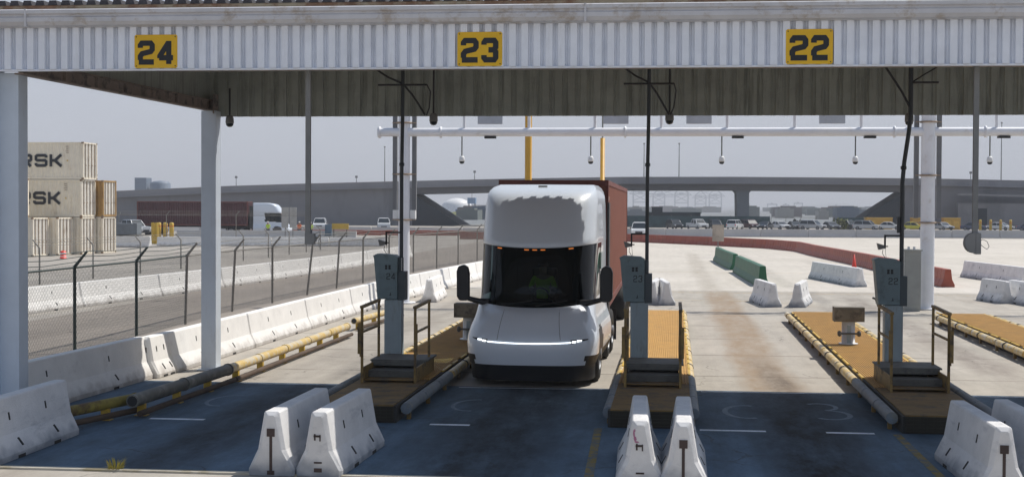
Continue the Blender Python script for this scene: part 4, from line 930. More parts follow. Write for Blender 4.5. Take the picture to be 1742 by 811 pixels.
    # chassis, wheels, fifth wheel
    q = MB()
    for x in (-.42, .42): q.box(x-.05, x+.05, 1.0, 8.4, .78, 1.0)
    q.box(-.9, .9, 2.1, 4.6, .5, .95); q.build('chassis', TRUCKK, t)
    q = MB()
    for s_ in (-1, 1): q.box(s_*1.19-.02, s_*1.19+.02, REARY+.01, REARY+.45, .9, 3.5)
    q.build('gap_fairing', TRUCKK, t)
    def wheel(x, y, s_, dual):
        q = MB(); wd = .55 if dual else .30
        q.lathe([(.30, 0), (.46, .0), (.505, .03), (.515, wd/2), (.505, wd-.03), (.46, wd), (.30, wd)], (x if s_ < 0 else x-wd, y, .515), 28, axis='x')
        o = q.build('wheel', TYRE, t)
        q = MB(); xx = x if s_ < 0 else x; d = -s_
        q.lathe([(.30, 0), (.29, .03*d), (.20, .10*d if dual else .02*d), (.13, .05*d), (.12, -.03*d), (0, -.03*d)], (xx, y, .515), 20, axis='x')
        for k in range(10): a = 2*PI*k/10; q.box(xx-.012+.03*d, xx+.012+.03*d, y+.165*math.cos(a)-.014, y+.165*math.cos(a)+.014, .515+.165*math.sin(a)-.014, .515+.165*math.sin(a)+.014)
        q.build('rim', CHROME, o)
    for s_ in (-1, 1):
        wheel(s_*1.245, 1.45, s_, False)
        for y in (5.7, 7.0): wheel(s_*1.13, y, s_, True)
        for y in (gap+Lc-2.6, gap+Lc-1.35): wheel(s_*1.24, y, s_, True)
    for s_ in (-1, 1):
        q = MB(); q.box(s_*.90-.28, s_*.90+.28, 7.62, 7.64, .25, 1.0); q.build('mud_flap', BLACK, t)
        q = MB(); q.box(s_*.95-.28, s_*.95+.28, gap+Lc-.65, gap+Lc-.63, .25, .95); q.build('mud_flap', BLACK, t)
    q = MB()
    for s_ in (-1, 1): q.box(s_*.9-.06, s_*.9+.06, 9.3, 9.42, .35, 1.1); q.box(s_*.9-.14, s_*.9+.14, 9.25, 9.5, .32, .35)
    q.build('landing_leg', STEP, t)
    q = MB()
    for x in (-.45, .45): q.box(x-.07, x+.07, gap+.2, gap+Lc, .95, 1.13)
    q.box(-1.2, 1.2, gap, gap+.2, 1.0, 1.13); q.box(-1.2, 1.2, gap+Lc-.2, gap+Lc, 1.0, 1.13); q.build('trailer_chassis', BLACK, t)
    # container body: ribbed sides, frame
    z0, z1, y0, y1 = 1.14, 4.0, gap, gap+Lc
    c = MB(); n = int(Lc/.28)
    for s_ in (-1, 1):
        prof = []
        for i in range(n):
            y = y0+.12+i*(Lc-.24)/n; p_ = (Lc-.24)/n
            prof += [(s_*1.205, y), (s_*1.205, y+p_*.28), (s_*1.17, y+p_*.5), (s_*1.17, y+p_*.78)]
        prof.append((s_*1.205, y1-.12)); vs = [(x, y, z) for x, y in prof for z in (z0+.15, z1-.1)]
        c.add(vs, [(2*i, 2*i+2, 2*i+3, 2*i+1) if s_ > 0 else (2*i, 2*i+1, 2*i+3, 2*i+2) for i in range(len(prof)-1)])
    c.box(-1.2, 1.2, y0+.03, y0+.06, z0, z1-.06); c.box(-1.2, 1.2, y1-.06, y1-.03, z0, z1-.06); c.box(-1.19, 1.19, y0+.061, y1-.061, z1-.07, z1-.03)
    c.build('container', cont_mat, t)
    fr = MB()
    for s_ in (-1, 1):
        for y in (y0, y1-.12): fr.box(s_*1.22-.06*(s_ > 0)-.0, s_*1.22+.06*(s_ < 0), y, y+.12, z0, z1)
        fr.box(s_*1.22-.06*(s_ > 0), s_*1.22+.06*(s_ < 0), y0+.121, y1-.121, z1-.11, z1-.005); fr.box(s_*1.22-.05*(s_ > 0), s_*1.22+.05*(s_ < 0), y0+.121, y1-.121, z0, z0+.15)
    for y in (y0, y1-.12): fr.box(-1.159, 1.159, y, y+.12, z1-.12, z1-.003); fr.box(-1.159, 1.159, y, y+.12, z0, z0+.15)
    fr.build('container_frame', mat('container corner steel '+name, (.16, .045, .035) if cont_mat == CONTR else (.05, .014, .016), .6, var=.2), t)
    if cont_mat == CONTR:
        q = MB()
        random.seed(3)
        for k in range(13):
            zc = 3.55-k*.14
            if k in (8, 9): continue
            q.box(1.208, 1.213, y0+.45, y0+.56+.05*random.random(), zc, zc+random.choice((.05, .075, .09)))
            if k % 2: q.box(1.208, 1.213, y0+.66, y0+.74, zc+.02, zc+.07)
        q.build('side_marking', mat('white stencil paint', (.62, .55, .52), .6), t)
        q = MB(); q.box(1.20, 1.245, 2.05, 2.09, .86, .92); q.build('side_lamp', AMBER, t)
    return t
wipers = None
tr = truck('semi_truck', 'white aerodynamic semi truck with black windscreen and lit light bar, pulling a brown red container', (-2.60, 26.88, .012), R(-1.5), CONTR)
TM = Matrix.Translation((0, 6.3, 0)) @ Matrix.Rotation(R(1.5), 4, 'Z') @ Matrix.Translation((-.10, -6.3, 0))     # the trailer swings back in line behind the fifth wheel
for o in tr.children:
    k = o.name.split('.')[0]
    far_wheel = k == 'wheel' and sum(v.co.y for v in o.data.vertices)/len(o.data.vertices) > 10
    if k in ('container', 'container_frame', 'side_marking', 'landing_leg', 'trailer_chassis') or far_wheel: o.matrix_local = TM
person('driver in a lime hi vis jacket seated behind the truck windscreen', (-2.53, 26.88+2.4, 1.36), 0, 'sit', HIVIS, hat=False)
truck('semi_truck', 'distant white semi truck pulling a dark red container, side on before the overpass', (-43.9, 165, .012), R(93), CONTD, Lc=13.4, gap=5.0, sc=.98)

# ------------------------------------------------------------------ container stacks
def container(Lx, side_m, end_m, label, loc, text=None, group='stacked cream shipping containers', rz=0):
    """right end at local x=0 facing +X, body towards -X, near long side at y=0"""
    t = thing('shipping_container', label, 'container', loc, rz, group); H, W_ = 2.585, 2.44
    q = MB(); n = int(Lx/.28); p_ = (Lx-.3)/n
    for yy, s_ in ((.035, -1), (W_-.035, 1)):
        prof = []
        for i in range(n): x = -Lx+.15+i*p_; prof += [(x, yy), (x+p_*.28, yy), (x+p_*.5, yy-s_*.03), (x+p_*.78, yy-s_*.03)]
        prof.append((-.15, yy)); vs = [(x, y, z) for x, y in prof for z in (.14, H-.1)]
        q.add(vs, [(2*i, 2*i+2, 2*i+3, 2*i+1) if s_ < 0 else (2*i, 2*i+1, 2*i+3, 2*i+2) for i in range(len(prof)-1)])
    q.box(-Lx+.05, -.05, .06, W_-.06, H-.09, H-.05); q.box(-Lx+.04, -Lx+.08, .05, W_-.05, .1, H-.06); q.build('side_panel', side_m, t)
    q = MB()
    for x in (-Lx, -.14):
        for y in (0, W_-.12): q.box(x, x+.14, y, y+.12, 0.0, H-.01)
    for y in (0.005, W_-.065): q.box(-Lx+.141, -.141, y, y+.06, H-.11, H-.015); q.box(-Lx+.141, -.141, y, y+.06, .01, .14)
    for x in (-Lx+.01, -.11): q.box(x, x+.1, .121, W_-.121, H-.12, H-.012); q.box(x, x+.1, .121, W_-.121, .01, .14)
    q.build('frame', side_m, t)
    q = MB()
    for x in (-Lx-.006, -.146):
        for y in (-.006, W_-.126):
            for z in (-.0, H-.118): q.box(x, x+.152, y, y+.132, z, z+.118)
    q.build('corner_casting', FRAMEC, t)
    for k in (0, 1):
        q = MB(); y0 = .13+k*1.09
        prof = []
        for i in range(4): y = y0+i*.27; prof += [(-.045, y), (-.045, y+.12), (-.075, y+.155), (-.075, y+.235)]
        prof.append((-.045, y0+1.08)); vs = [(x, y, z) for x, y in prof for z in (.15, H-.13)]
        q.add(vs, [(2*i, 2*i+2, 2*i+3, 2*i+1) for i in range(len(prof)-1)]); d_ = q.build('door', end_m, t)
        for y in (y0+.28, y0+.80): q = MB(); q.tube([(-.015, y, .06), (-.015, y, H-.06)], .024, 6); q.box(-.03, -.005, y-.02, y+.18, .95, 1.0); q.build('locking_bar', FRAMEC, d_)
    if text:
        q = MB(); w_tot = 0; hgt = .95; sx = 1.0; gap_ = .36
        for ch in text: w_tot += (GLY[ch][0]+gap_)*hgt*sx
        strokes(q, text, -1.60-w_tot+gap_*hgt, .86, hgt, .20, -.012, -.004, gap=gap_, sx=sx); q.build('lettering', mat('blue black lettering', (.018, .022, .03), .6, var=.2), t)
        q = MB()
        for k in range(4): q.box(-1.28+.03*(k % 2), -1.06, -.008, -.003, 2.25-.14*k, 2.29-.14*k)
        q.build('code_marks', FRAMEC, t)
        q = MB(); q.prism([(-1.22, 1.25), (-1.08, 1.25), (-1.15, 1.38)], -.008, -.003, 'y'); q.build('warning_sticker', YELLOW, t)
    return t
st = 2.6
container(12.2, CONTW, CONTE, 'cream container with dark letters, topmost of the three high stack', (-40.28, 96, 2*st+.01), 'MAERSK')
container(12.2, CONTW, CONTE, 'cream container with dark letters and yellow sticker, middle of the three high stack', (-40.40, 96, st+.01), 'MAERSK')
container(6.06, CONTW, CONTE, 'cream container with white doors at the bottom of the three high stack', (-40.40, 96, .01))
container(6.06, CONTW, CONTE, 'cream ground container second from the left, right of the striped barrel', (-40.98, 93.4, .01))
container(6.06, CONTW, CONTE, 'leftmost cream ground container beside the canopy corner post', (-41.56, 90.8, .01))
container(12.2, CONTW, CONTE, 'container edge just visible behind the canopy corner post, on the second level', (-42.95, 90.8, st+.01))
container(6.06, CONTW, CONTE, 'rightmost cream container on the ground, under the ochre sided one', (-39.94, 98.6, .01))
container(6.06, CONTO, CONTE, 'ochre sided container with white doors, upper one of the rightmost stack', (-39.90, 98.6, st+.01))

def small(name, label, cat, loc, build, group=None, rz=0):
    t = thing(name, label, cat, loc, rz, group); build(t); return t
def b_barrel(t):
    q = MB(); q.lathe([(0, 0), (.3, 0), (.3, .06), (.24, .08), (.22, .9), (.10, .98), (0, .98)], (0, 0, 0), 16); q.build('drum', REDW, t)
    for z in (.22, .55): q = MB(); q.lathe([(.238, z), (.232, z+.16)], (0, 0, 0), 16); q.build('white_band', LIGHTW, t)
small('traffic_drum', 'red and white striped traffic drum before the container stacks', 'drum', (-38.4, 88.3, .01), b_barrel).scale = (.8, .8, .52)
def b_cone(t):
    q = MB(); q.box(-.22, .22, -.22, .22, 0, .03); q.build('base', BLACK, t)
    q = MB(); q.lathe([(.15, .03), (.03, .85), (0, .85)], (0, 0, 0), 14); q.build('cone', REDW, t)
small('traffic_cone', 'small red traffic cone between the red line and the long white barrier', 'cone', (10.4, 82.5, .01), b_cone)
def b_board(t):
    q = MB(); q.box(-.40, .40, -.02, .02, 1.10, 2.25); q.build('board', mat('weathered pale board', (.42, .36, .30), .8, var=.15, dirt=(.28, .24, .2), damt=.4), t)
    q = MB(); q.tube([(0, .05, 0), (0, .05, 2.2)], .035, 8); q.build('post', GREYPOLE, t)
small('sign_board', 'weathered blank pale sign board on a post behind the green barriers', 'sign', (3.45, 101, .01), b_board)
def b_board2(t):
    for s_ in (-1, 1): q = MB(); q.box(s_*.42-.36, s_*.42+.36, -.02, .02, 1.2, 3.3); q.build('board', mat('pale sign back', (.40, .39, .37), .7), t)
    for s_ in (-1, 1): q = MB(); q.tube([(s_*.4, .05, 0), (s_*.4, .05, 3.2)], .05, 8); q.build('post', GREYPOLE, t)
small('sign_board', 'tall twin panel sign right of the distant white semi truck', 'sign', (-38.3, 143, .01), b_board2)
def b_bol(h, r=.17):
    def f(t):
        q = MB(); q.lathe([(0, 0), (r, 0), (r, h-.1), (r*.7, h-.02), (0, h)], (0, 0, 0), 14); q.build('post', YELLOW, t)
        q = MB(); q.lathe([(r+.004, h*.75), (r+.004, h*.82)], (0, 0, 0), 14); q.build('reflector_band', mat('faded orange band', (.65, .20, .03), .6), t)
    return f
for i, (x, y) in enumerate(((-50.5, 139.0), (-49.85, 139.0), (-49.2, 139.0))):
    small('bollard', ('left', 'middle', 'right')[i]+' one of three yellow bollards in front of the distant red trailer', 'bollard', (x, y, .01), b_bol(1.75, .22), 'yellow bollards before the distant trailer')
def b_spool(t):
    q = MB(); q.tube([(0, 0, 0), (-.05, 0, 1.9)], .13, 10); q.tube([(.3, .1, 0), (.28, .1, 1.9)], .16, 10); q.tube([(.15, .05, .0), (.1, .05, 1.85)], .1, 10); q.build('posts', YELLOW, t)
small('bollard_cluster', 'cluster of yellow posts standing left of the three yellow bollards', 'bollard', (-45.7, 124.3, .01), b_spool)
for i, x in enumerate((43.1, 44.5, 45.85, 47.2)):
    small('bollard', ('first', 'second', 'third', 'fourth')[i]+' from the left of the tall yellow bollards behind the right rail', 'bollard', (x, 206, .01), b_bol(2.0, .19), 'tall yellow bollards behind the right rail')

# far concrete rails
rg = 'far pale rail running across the yard'
def rail_line(p0, p1, n, name, lab, m, h=1.0, grp=rg):
    a, b_ = Vector(p0), Vector(p1); d = (b_-a)/n; rz = math.atan2(-d.x, d.y); proto = None
    for i in range(n):
        p = a+d*i
        if proto is None: proto = o = barrier_mb(d.length-.06).build(name, m); o.scale = (1, 1, h)
        else: o = proto.copy(); C.objects.link(o)
        o.location = (p.x, p.y, .01); o.rotation_euler = (0, 0, rz); tag(o, lab, 'barrier', grp)
rail_line((-6, 173.5), (62, 179.0), 12, 'concrete_rail', 'pale concrete rail segment in the straight far line before the parked cars', CONC, 1.15)
rail_line((-60, 180), (-19, 172.5), 7, 'concrete_rail', 'pale concrete rail segment in the far line left of the truck, before the overpass', CONC, 1.1, 'far pale rail left of the truck')
rail_line((-43.2, 118.5), (-24, 121.5), 4, 'concrete_rail', 'white rail segment below the distant red trailer', JERSEY, .95, 'white rail below the distant trailer')
rail_line((-52.5, 150), (-33, 151), 4, 'concrete_rail', 'grey rail segment in front of the distant red trailer wheels', CONC, 1.0, 'grey rail before the distant trailer')
rail_line((-45.2, 114), (-41.7, 113), 1, 'concrete_rail', 'lone white rail segment right of the container stacks', JERSEY, 1.1, 'lone rail by the containers')

# ------------------------------------------------------------------ cars
def car(label, loc, rz, paint, kind='suv', group='cars parked behind the far rail'):
    t = thing('parked_car' if 'parked' in group else 'car', label, 'car', loc, rz, group)
    H = {'suv': 1.72, 'sedan': 1.45, 'pickup': 1.80}[kind]; L = {'suv': 4.6, 'sedan': 4.6, 'pickup': 5.5}[kind]; w_ = .90; b0 = .28
    sill = .95 if kind != 'sedan' else .88
    body = MB()
    prof = {'suv': [(-L/2, .45), (-L/2+.05, .85), (-L/2+.95, 1.0), (-L/2+1.1, sill+.05), (L/2-.05, sill+.1), (L/2, .6), (L/2-.05, b0), (-L/2+.1, b0)],
            'sedan': [(-L/2, .45), (-L/2+.05, .72), (-L/2+1.1, .88), (L/2-1.0, .92), (L/2-.05, .88), (L/2, .5), (L/2-.05, b0), (-L/2+.1, b0)],
            'pickup': [(-L/2, .5), (-L/2+.03, 1.0), (-L/2+1.2, 1.10), (L/2-1.9, 1.08), (L/2, 1.08), (L/2, .55), (L/2-.05, b0+.1), (-L/2+.1, b0+.1)]}[kind]
    body.prism(prof, -w_, w_, 'x'); body.build('body', paint, t, bevel=.07)
    f0, f1, r1, r0 = {'suv': (-L/2+1.0, -L/2+1.75, L/2-.45, L/2-.08), 'sedan': (-L/2+1.1, -L/2+1.95, L/2-1.45, L/2-.75), 'pickup': (-L/2+1.2, -L/2+1.85, L/2-2.2, L/2-1.95)}[kind]
    sl_ = sill-.02 if kind != 'pickup' else 1.07
    q = MB(); q.add([(-w_+.03, f0, sl_), (w_-.03, f0, sl_), (w_-.03, r0, sl_), (-w_+.03, r0, sl_), (-w_+.20, f1, H-.06), (w_-.20, f1, H-.06), (w_-.20, r1, H-.06), (-w_+.20, r1, H-.06)],
                    [(0,1,5,4),(1,2,6,5),(2,3,7,6),(3,0,4,7)]); q.build('windows', CARGLASS, t)
    q = MB(); q.add([(-w_+.19, f1-.05, H-.065), (w_-.19, f1-.05, H-.065), (w_-.19, r1+.05, H-.065), (-w_+.19, r1+.05, H-.065), (-w_+.27, f1+.1, H), (w_-.27, f1+.1, H), (w_-.27, r1-.1, H), (-w_+.27, r1-.1, H)],
                    [(0,1,5,4),(1,2,6,5),(2,3,7,6),(3,0,4,7),(4,5,6,7),(3,2,1,0)]); q.build('roof', paint, t)
    for s_ in (-1, 1):
        for yy, zz in (((f0+.02, sl_), (f1, H-.06)), ((r0-.02, sl_), (r1, H-.06)), (((f0+r0)/2, sl_), ((f1+r1)/2, H-.06))):
            q = MB(); q.tube([(s_*(w_-.025), yy[0], yy[1]), (s_*(w_-.195), zz[0], zz[1])], .035, 5); q.build('window_pillar', paint, t)
    for s_ in (-1, 1):
        for y in (-L/2+.85, L/2-.9):
            q = MB(); q.lathe([(0, -.11), (.30, -.11), (.34, -.08), (.34, .08), (.30, .11), (0, .11)], (s_*(w_-.09), y, .34), 16, axis='x'); o = q.build('wheel', TYRE, t)
            q = MB(); q.lathe([(0, 0), (.19, 0), (.2, -.02*s_)], (s_*(w_+.03), y, .34), 12, axis='x'); q.build('rim', CHROME, o)
        q = MB(); q.box(s_*(w_-.22)-.14, s_*(w_-.22)+.14, -L/2-.015, -L/2+.1, .60 if kind != 'pickup' else .75, .76 if kind != 'pickup' else .92); q.build('headlight', LIGHTW, t)
        q = MB(); q.box(s_*(w_-.12)-.08, s_*(w_-.12)+.08, L/2-.1, L/2+.015, .68, .9); q.build('tail_light', REDW, t)
        q = MB(); q.box(s_*(w_+.08)-.08, s_*(w_+.08)+.08, f0+.45, f0+.55, sill+.02, sill+.14); q.build('side_mirror', TRUCKK, t)
    q = MB(); q.box(-.42, .42, -L/2-.012, -L/2+.05, .42, .66); q.box(-.8, .8, -L/2-.014, -L/2+.05, .30, .40); q.build('grille', TRUCKK, t)
    if kind == 'pickup': q = MB(); q.box(-w_+.1, w_-.1, r0+.1, L/2-.1, 1.081, 1.09); q.build('bed', TRUCKK, t)
    return t
CW = mat('car white', (.68, .69, .70), .3, var=.03, bump=0, coat=.4); CK = mat('car black', (.02, .022, .028), .25, var=.1, bump=0, coat=.5); CG = mat('car grey', (.14, .15, .16), .3, metal=.4, var=.05, bump=0, coat=.4)
CS = mat('car silver', (.42, .43, .45), .3, metal=.4, var=.05, bump=0, coat=.4); CR = mat('car dark maroon', (.07, .015, .018), .3, var=.05, bump=0, coat=.4); CY = mat('car lime yellow', (.55, .50, .03), .35, var=.05, bump=0, coat=.3)
CB = mat('car navy', (.03, .05, .11), .3, var=.05, bump=0, coat=.4)
for X_, kind, paint, rz, lab in (
    (1.0, 'suv', CK, 20, 'black parked car just right of booth 23 conduit, left of the white pickup'), (4.6, 'pickup', CW, 25, 'white parked pickup, second in the far row'), (7.6, 'suv', CK, 10, 'black parked car between the white pickup and the pale board'),
    (10.6, 'suv', CW, 160, 'white parked car half hidden behind the pale board'), (13.3, 'suv', CR, 25, 'dark maroon parked car left of the bridge pier foot'), (15.3, 'sedan', CK, -20, 'dark parked sedan with white headlights below the pier'),
    (18.0, 'sedan', CW, 30, 'white parked sedan right of the bridge pier'), (20.4, 'sedan', CG, 15, 'grey parked sedan next to the white sedan'), (22.9, 'suv', CS, 55, 'silver parked car with its side showing, middle of the row'),
    (26.0, 'sedan', CG, 20, 'low grey parked sedan right of the silver side on car'), (28.9, 'suv', CG, 40, 'grey parked car before the dry bush'), (31.5, 'suv', CS, 65, 'silver grey parked car left of the yellow containers'),
    (35.4, 'sedan', CW, 70, 'white parked sedan before the yellow containers'), (38.6, 'sedan', CY, 80, 'lime yellow parked car before the yellow containers'), (43.6, 'sedan', CS, 30, 'silver parked car just left of the right gantry post'), (48.5, 'sedan', CB, 60, 'navy parked car just right of the right gantry post'),
    (53.0, 'sedan', CW, 50, 'white parked car near the round drop sensor'), (56.5, 'sedan', CB, 60, 'dark navy parked car right of the round drop sensor')):
    car(lab, (X_*1.02, 240+random.uniform(-3.5, 3.5), .012), R(rz), paint, kind).scale = (.93, .93, .90)
car('white pickup driving on the far road left of the left gantry post', (-40.9, 205, .012), R(12), CW, 'pickup', 'vehicles on the far road')
car('white car driving on the far road below the overpass wall, left one', (-50.3, 205, .012), R(10), CW, 'suv', 'vehicles on the far road')
car('white utility pickup parked right of the container stacks', (-61.5, 160, .012), R(60), CS, 'pickup', 'vehicles parked near the containers')
car('white car right of the brown red container, far behind', (-3.4, 170.5, .012), R(0), CW, 'suv', 'vehicle behind the trailer')
t = thing('generator_trailer', 'grey generator trailer standing between container stacks and yellow posts', 'trailer', (-49.1, 127, .01)); t.scale = (.85, .85, .85)
q = MB(); q.box(-1.3, 1.3, -.7, .7, .9, 2.1); q.build('housing', mat('generator grey', (.16, .18, .20), .6), t, bevel=.03)
q = MB(); q.box(-1.5, 1.5, -.6, .6, .72, .88); [q.box(x-.04, x+.04, -.6, -.52, 0, .72) for x in (-1.2, 0, 1.2)]; q.build('frame', STEP, t)
for x in (-.5, .5): q = MB(); q.lathe([(0, -.1), (.34, -.1), (.34, .1), (0, .1)], (x, -.7, .36), 14, axis='y'); q.build('wheel', TYRE, t)
q = MB(); q.tube([(-1, 0, 2.1), (-1, 0, 3.3)], .05, 8); q.box(-1.2, -.8, -.05, .05, 3.1, 3.3); q.build('light_mast', GREYPOLE, t)
for x, y, m_, lab in ((-42.9, 151.5, HIVIS, 'worker in a lime vest in front of the distant white truck cab'), (-38.3, 151.5, HIVIS, 'worker in a lime vest behind the drop pole foot, left one'), (-37.3, 148, HIVIS, 'worker in a lime vest right of the drop pole foot'), (-39.7, 152.5, HIORANGE, 'worker in an orange vest beside the tall twin panel sign')):
    person(lab, (x, y, .35 if False else .01), R(random.uniform(-40, 40)), 'stand', m_, True, 'workers near the distant truck')
t = thing('arrow_board', 'small yellow and blue road work trailer board below the drop pole', 'trailer', (-34.6, 150, .01)); q = MB(); q.box(-.9, .9, -.05, .05, 1.0, 1.6); q.build('board', YELLOW, t)
q = MB(); q.box(-1.6, -.95, -.3, .3, .35, 1.5); q.build('cabinet', mat('blue grey box', (.10, .16, .22), .6), t); q = MB(); [q.box(x-.04, x+.04, -.04, .04, 0, 1.0) for x in (-.7, .7)]; q.box(-1.7, .9, -.3, .3, .3, .345); q.build('frame', STEP, t)

# ------------------------------------------------------------------ overpass
ov = thing('overpass', 'long grey concrete overpass crossing behind the whole yard', 'overpass', (12, 260, 0))
TOP = [(-190, 3.6), (-150, 4.9), (-103, 6.12), (-83, 7.06), (-68.7, 7.55), (-46.7, 8.15), (-28.3, 8.6), (-8, 8.97), (11.8, 9.03), (27, 8.95), (47.5, 8.78), (61.8, 8.5), (90, 7.7), (140, 5.8)]
def ztop(x):
    for a, b_ in zip(TOP, TOP[1:]):
        if a[0] <= x <= b_[0]: return a[1]+(b_[1]-a[1])*(x-a[0])/(b_[0]-a[0])
def band(q, d0, d1, y0, y1, xs=None):
    xs = xs or [p[0] for p in TOP]; n = len(xs); vs = []
    for x in xs: z = ztop(x); vs += [(x-12, y0-260, z-d0), (x-12, y0-260, z-d1), (x-12, y1-260, z-d1), (x-12, y1-260, z-d0)]
    fs = []
    for i in range(n-1):
        for k in range(4): fs.append((4*i+k, 4*i+(k+1) % 4, 4*(i+1)+(k+1) % 4, 4*(i+1)+k))
    fs += [(0, 3, 2, 1), tuple(4*(n-1)+k for k in range(4))]; q.add(vs, fs)
q = MB(); band(q, 0, 1.0, 259.4, 259.7); q.build('parapet', OVER, ov)
q = MB(); band(q, 0, .9, 273.3, 273.6); q.build('parapet', OVER, ov)
q = MB(); band(q, 1.0, 1.25, 259.2, 273.8); q.build('deck_slab', OVER, ov)
q = MB(); band(q, 1.25, 2.35, 260.6, 272.4, [-46.7, -28.3, -8, 11.8, 27, 41.5]); q.build('girder', OVERD, ov)
q = MB(); band(q, 0, .06, 259.34, 259.76); q.build('coping', mat('bridge coping', (.34, .34, .35), .8, bump=0), ov)
q = MB(); q.prism([(.35, 0), (2.4, 0), (2.4, 6.2), (2.9, 6.75), (-.3, 6.75), (.2, 6.2)], 1.5, 11.5, 'y')
q.v = [(v[0]-.0, v[1], v[2]) for v in q.v]; q.build('pier', mat('pier concrete', (.17, .19, .21), .85, var=.1, scale=.4, dirt=(.12, .14, .155), damt=.3, dscale=.3, bump=0), ov)
def wallpoly(name, label, xs, y, m, th=12, low=None):
    pts = [(x, 0) for x in (xs[0], xs[-1])]; upl = [(x, ztop(x)-1.26) for x in reversed(xs)]
    q = MB(); q.prism([(p[0], p[1]) for p in pts+upl], y, y+th, 'y'); q.v = [(v[0]-xs[0], v[1]-y, v[2]) for v in q.v]; o = q.build(name, m); o.location = (xs[0], y, 0)
    tag(o, label, 'wall'); return o
wallpoly('retaining_wall', 'long grey retaining wall carrying the left approach of the overpass', [-190, -150, -103, -83, -68.7, -46.7], 260.2, RETW)
wallpoly('retaining_wall', 'grey retaining wall carrying the right approach of the overpass', [41.5, 47.5, 61.8, 90, 140], 260.2, RETW)
def slope(name, label, x0, x1, m, s_=1):
    z = ztop(x0)-2.3; q = MB()
    q.add([(0, 0, 0), (x1-x0, 0, 0), (0, 0, z), (0, 12, 0), (x1-x0, 12, 0), (0, 12, z)], [(0,1,2),(5,4,3),(1,4,5,2),(0,2,5,3),(0,3,4,1)]); o = q.build(name, m); o.location = (x0, 260.4, 0); tag(o, label, 'embankment')
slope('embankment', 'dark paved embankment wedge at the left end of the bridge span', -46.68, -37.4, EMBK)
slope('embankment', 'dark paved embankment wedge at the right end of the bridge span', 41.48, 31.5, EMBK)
# second ramp and dark panels on the right, standing for the shade inside openings
t = thing('side_ramp', 'lower side ramp running along the right retaining wall', 'ramp', (60, 256, 0))
q = MB(); q.add([(-10, 0, 5.9), (40, 0, 4.6), (40, 0, 5.0), (-10, 0, 6.15), (-10, 3, 5.9), (40, 3, 4.6), (40, 3, 5.0), (-10, 3, 6.15)], [(0,1,2,3),(7,6,5,4),(0,4,5,1),(3,2,6,7),(0,3,7,4),(1,5,6,2)]); q.build('ramp_edge', OVER, t)
q = MB(); q.box(-10, 40, 1, 2.5, 0, 4.5); q.build('ramp_wall', RETW, t)
for x in (-7.3, 5.2): q = MB(); q.box(x, x+2.2, .93, .985, .0, 3.6); q.build('opening_shade', EMBK, t)

def lamp_pole(x, y, h, label, z0=0, arm=True, tall=False):
    t = thing('light_pole', label, 'light pole', (x, y, z0), 0, 'light poles beyond the canopy')
    q = MB(); q.tube([(0, 0, 0), (0, 0, h)], [.09, .05] if not tall else [.10, .06], 8); q.build('pole', GREYPOLE, t)
    q = MB()
    if arm: q.box(-.22, .22, -.12, .12, h-.1, h+.30)
    else: q.lathe([(.0, -.1), (.16, -.1), (.16, .1), (0, .15)], (0, 0, h), 12)
    q.build('lamp_head', GREYPOLE, t)
lamp_pole(-52.9, 266, 7.6, 'tall thin pole on the overpass left of the left gantry post', 7.0, tall=True, arm=False)
lamp_pole(-58.3, 266, 1.9, 'short lamp pole on the overpass between drop pole and left gantry post', 7.0)
lamp_pole(-35.9, 266, 2.4, 'short lamp pole on the overpass just left of the truck', 7.5)
lamp_pole(-81.5, 266, 2.6, 'short lamp pole on the overpass right of the rear left canopy post', 6.2)
lamp_pole(-109, 266, 3.9, 'lamp pole right of the container stacks', 5.2)
lamp_pole(1.9, 266, 7.2, 'tall pole on the overpass right of booth 23 conduit', 8.0, tall=True, arm=False)
lamp_pole(-4.5, 266, 7.2, 'tall pole on the overpass left of booth 23 conduit', 8.0, tall=True, arm=False)
lamp_pole(53.9, 266, 1.9, 'short lamp pole on the overpass left of the right drop pole', 8.0)
lamp_pole(59.2, 266, 10.9, 'tall pole on the overpass right of the right drop pole', 8.0, tall=True, arm=False)
# yellow masts
for x, y, z1, r_, lab in ((-6.03, 62, 8.6, .15, 'thick yellow mast rising behind the truck roof'), (-5.02, 110, 8.7, .17, 'thin yellow mast behind the right top corner of the truck')):
    t = thing('yellow_mast', lab, 'mast', (x, y, .01), 0, 'yellow masts behind the truck'); q = MB()
    if x < -6: q.lathe([(0, 0), (.3, 0), (.3, .1), (r_, .12), (r_, z1)], (0, 0, 0), 14); q.box(-.15, .15, -.15, .15, z1, z1+.05)
    else: q.lathe([(0, 0), (.3, 0), (.3, .1), (r_, .12), (r_, z1), (0, z1)], (0, 0, 0), 14)
    q.build('mast', mat('mast yellow', (.62, .33, .03), .5, var=.1), t)
    if x > -6: q = MB(); q.tube([(0, 0, z1), (0, 0, z1+3)], .06, 8); q.build('mast_tip', GREYPOLE, t)
    else: q = MB(); q.box(-.22, .22, -.1, .1, z1-.9, z1-.6); q.build('bracket', REDW, t)

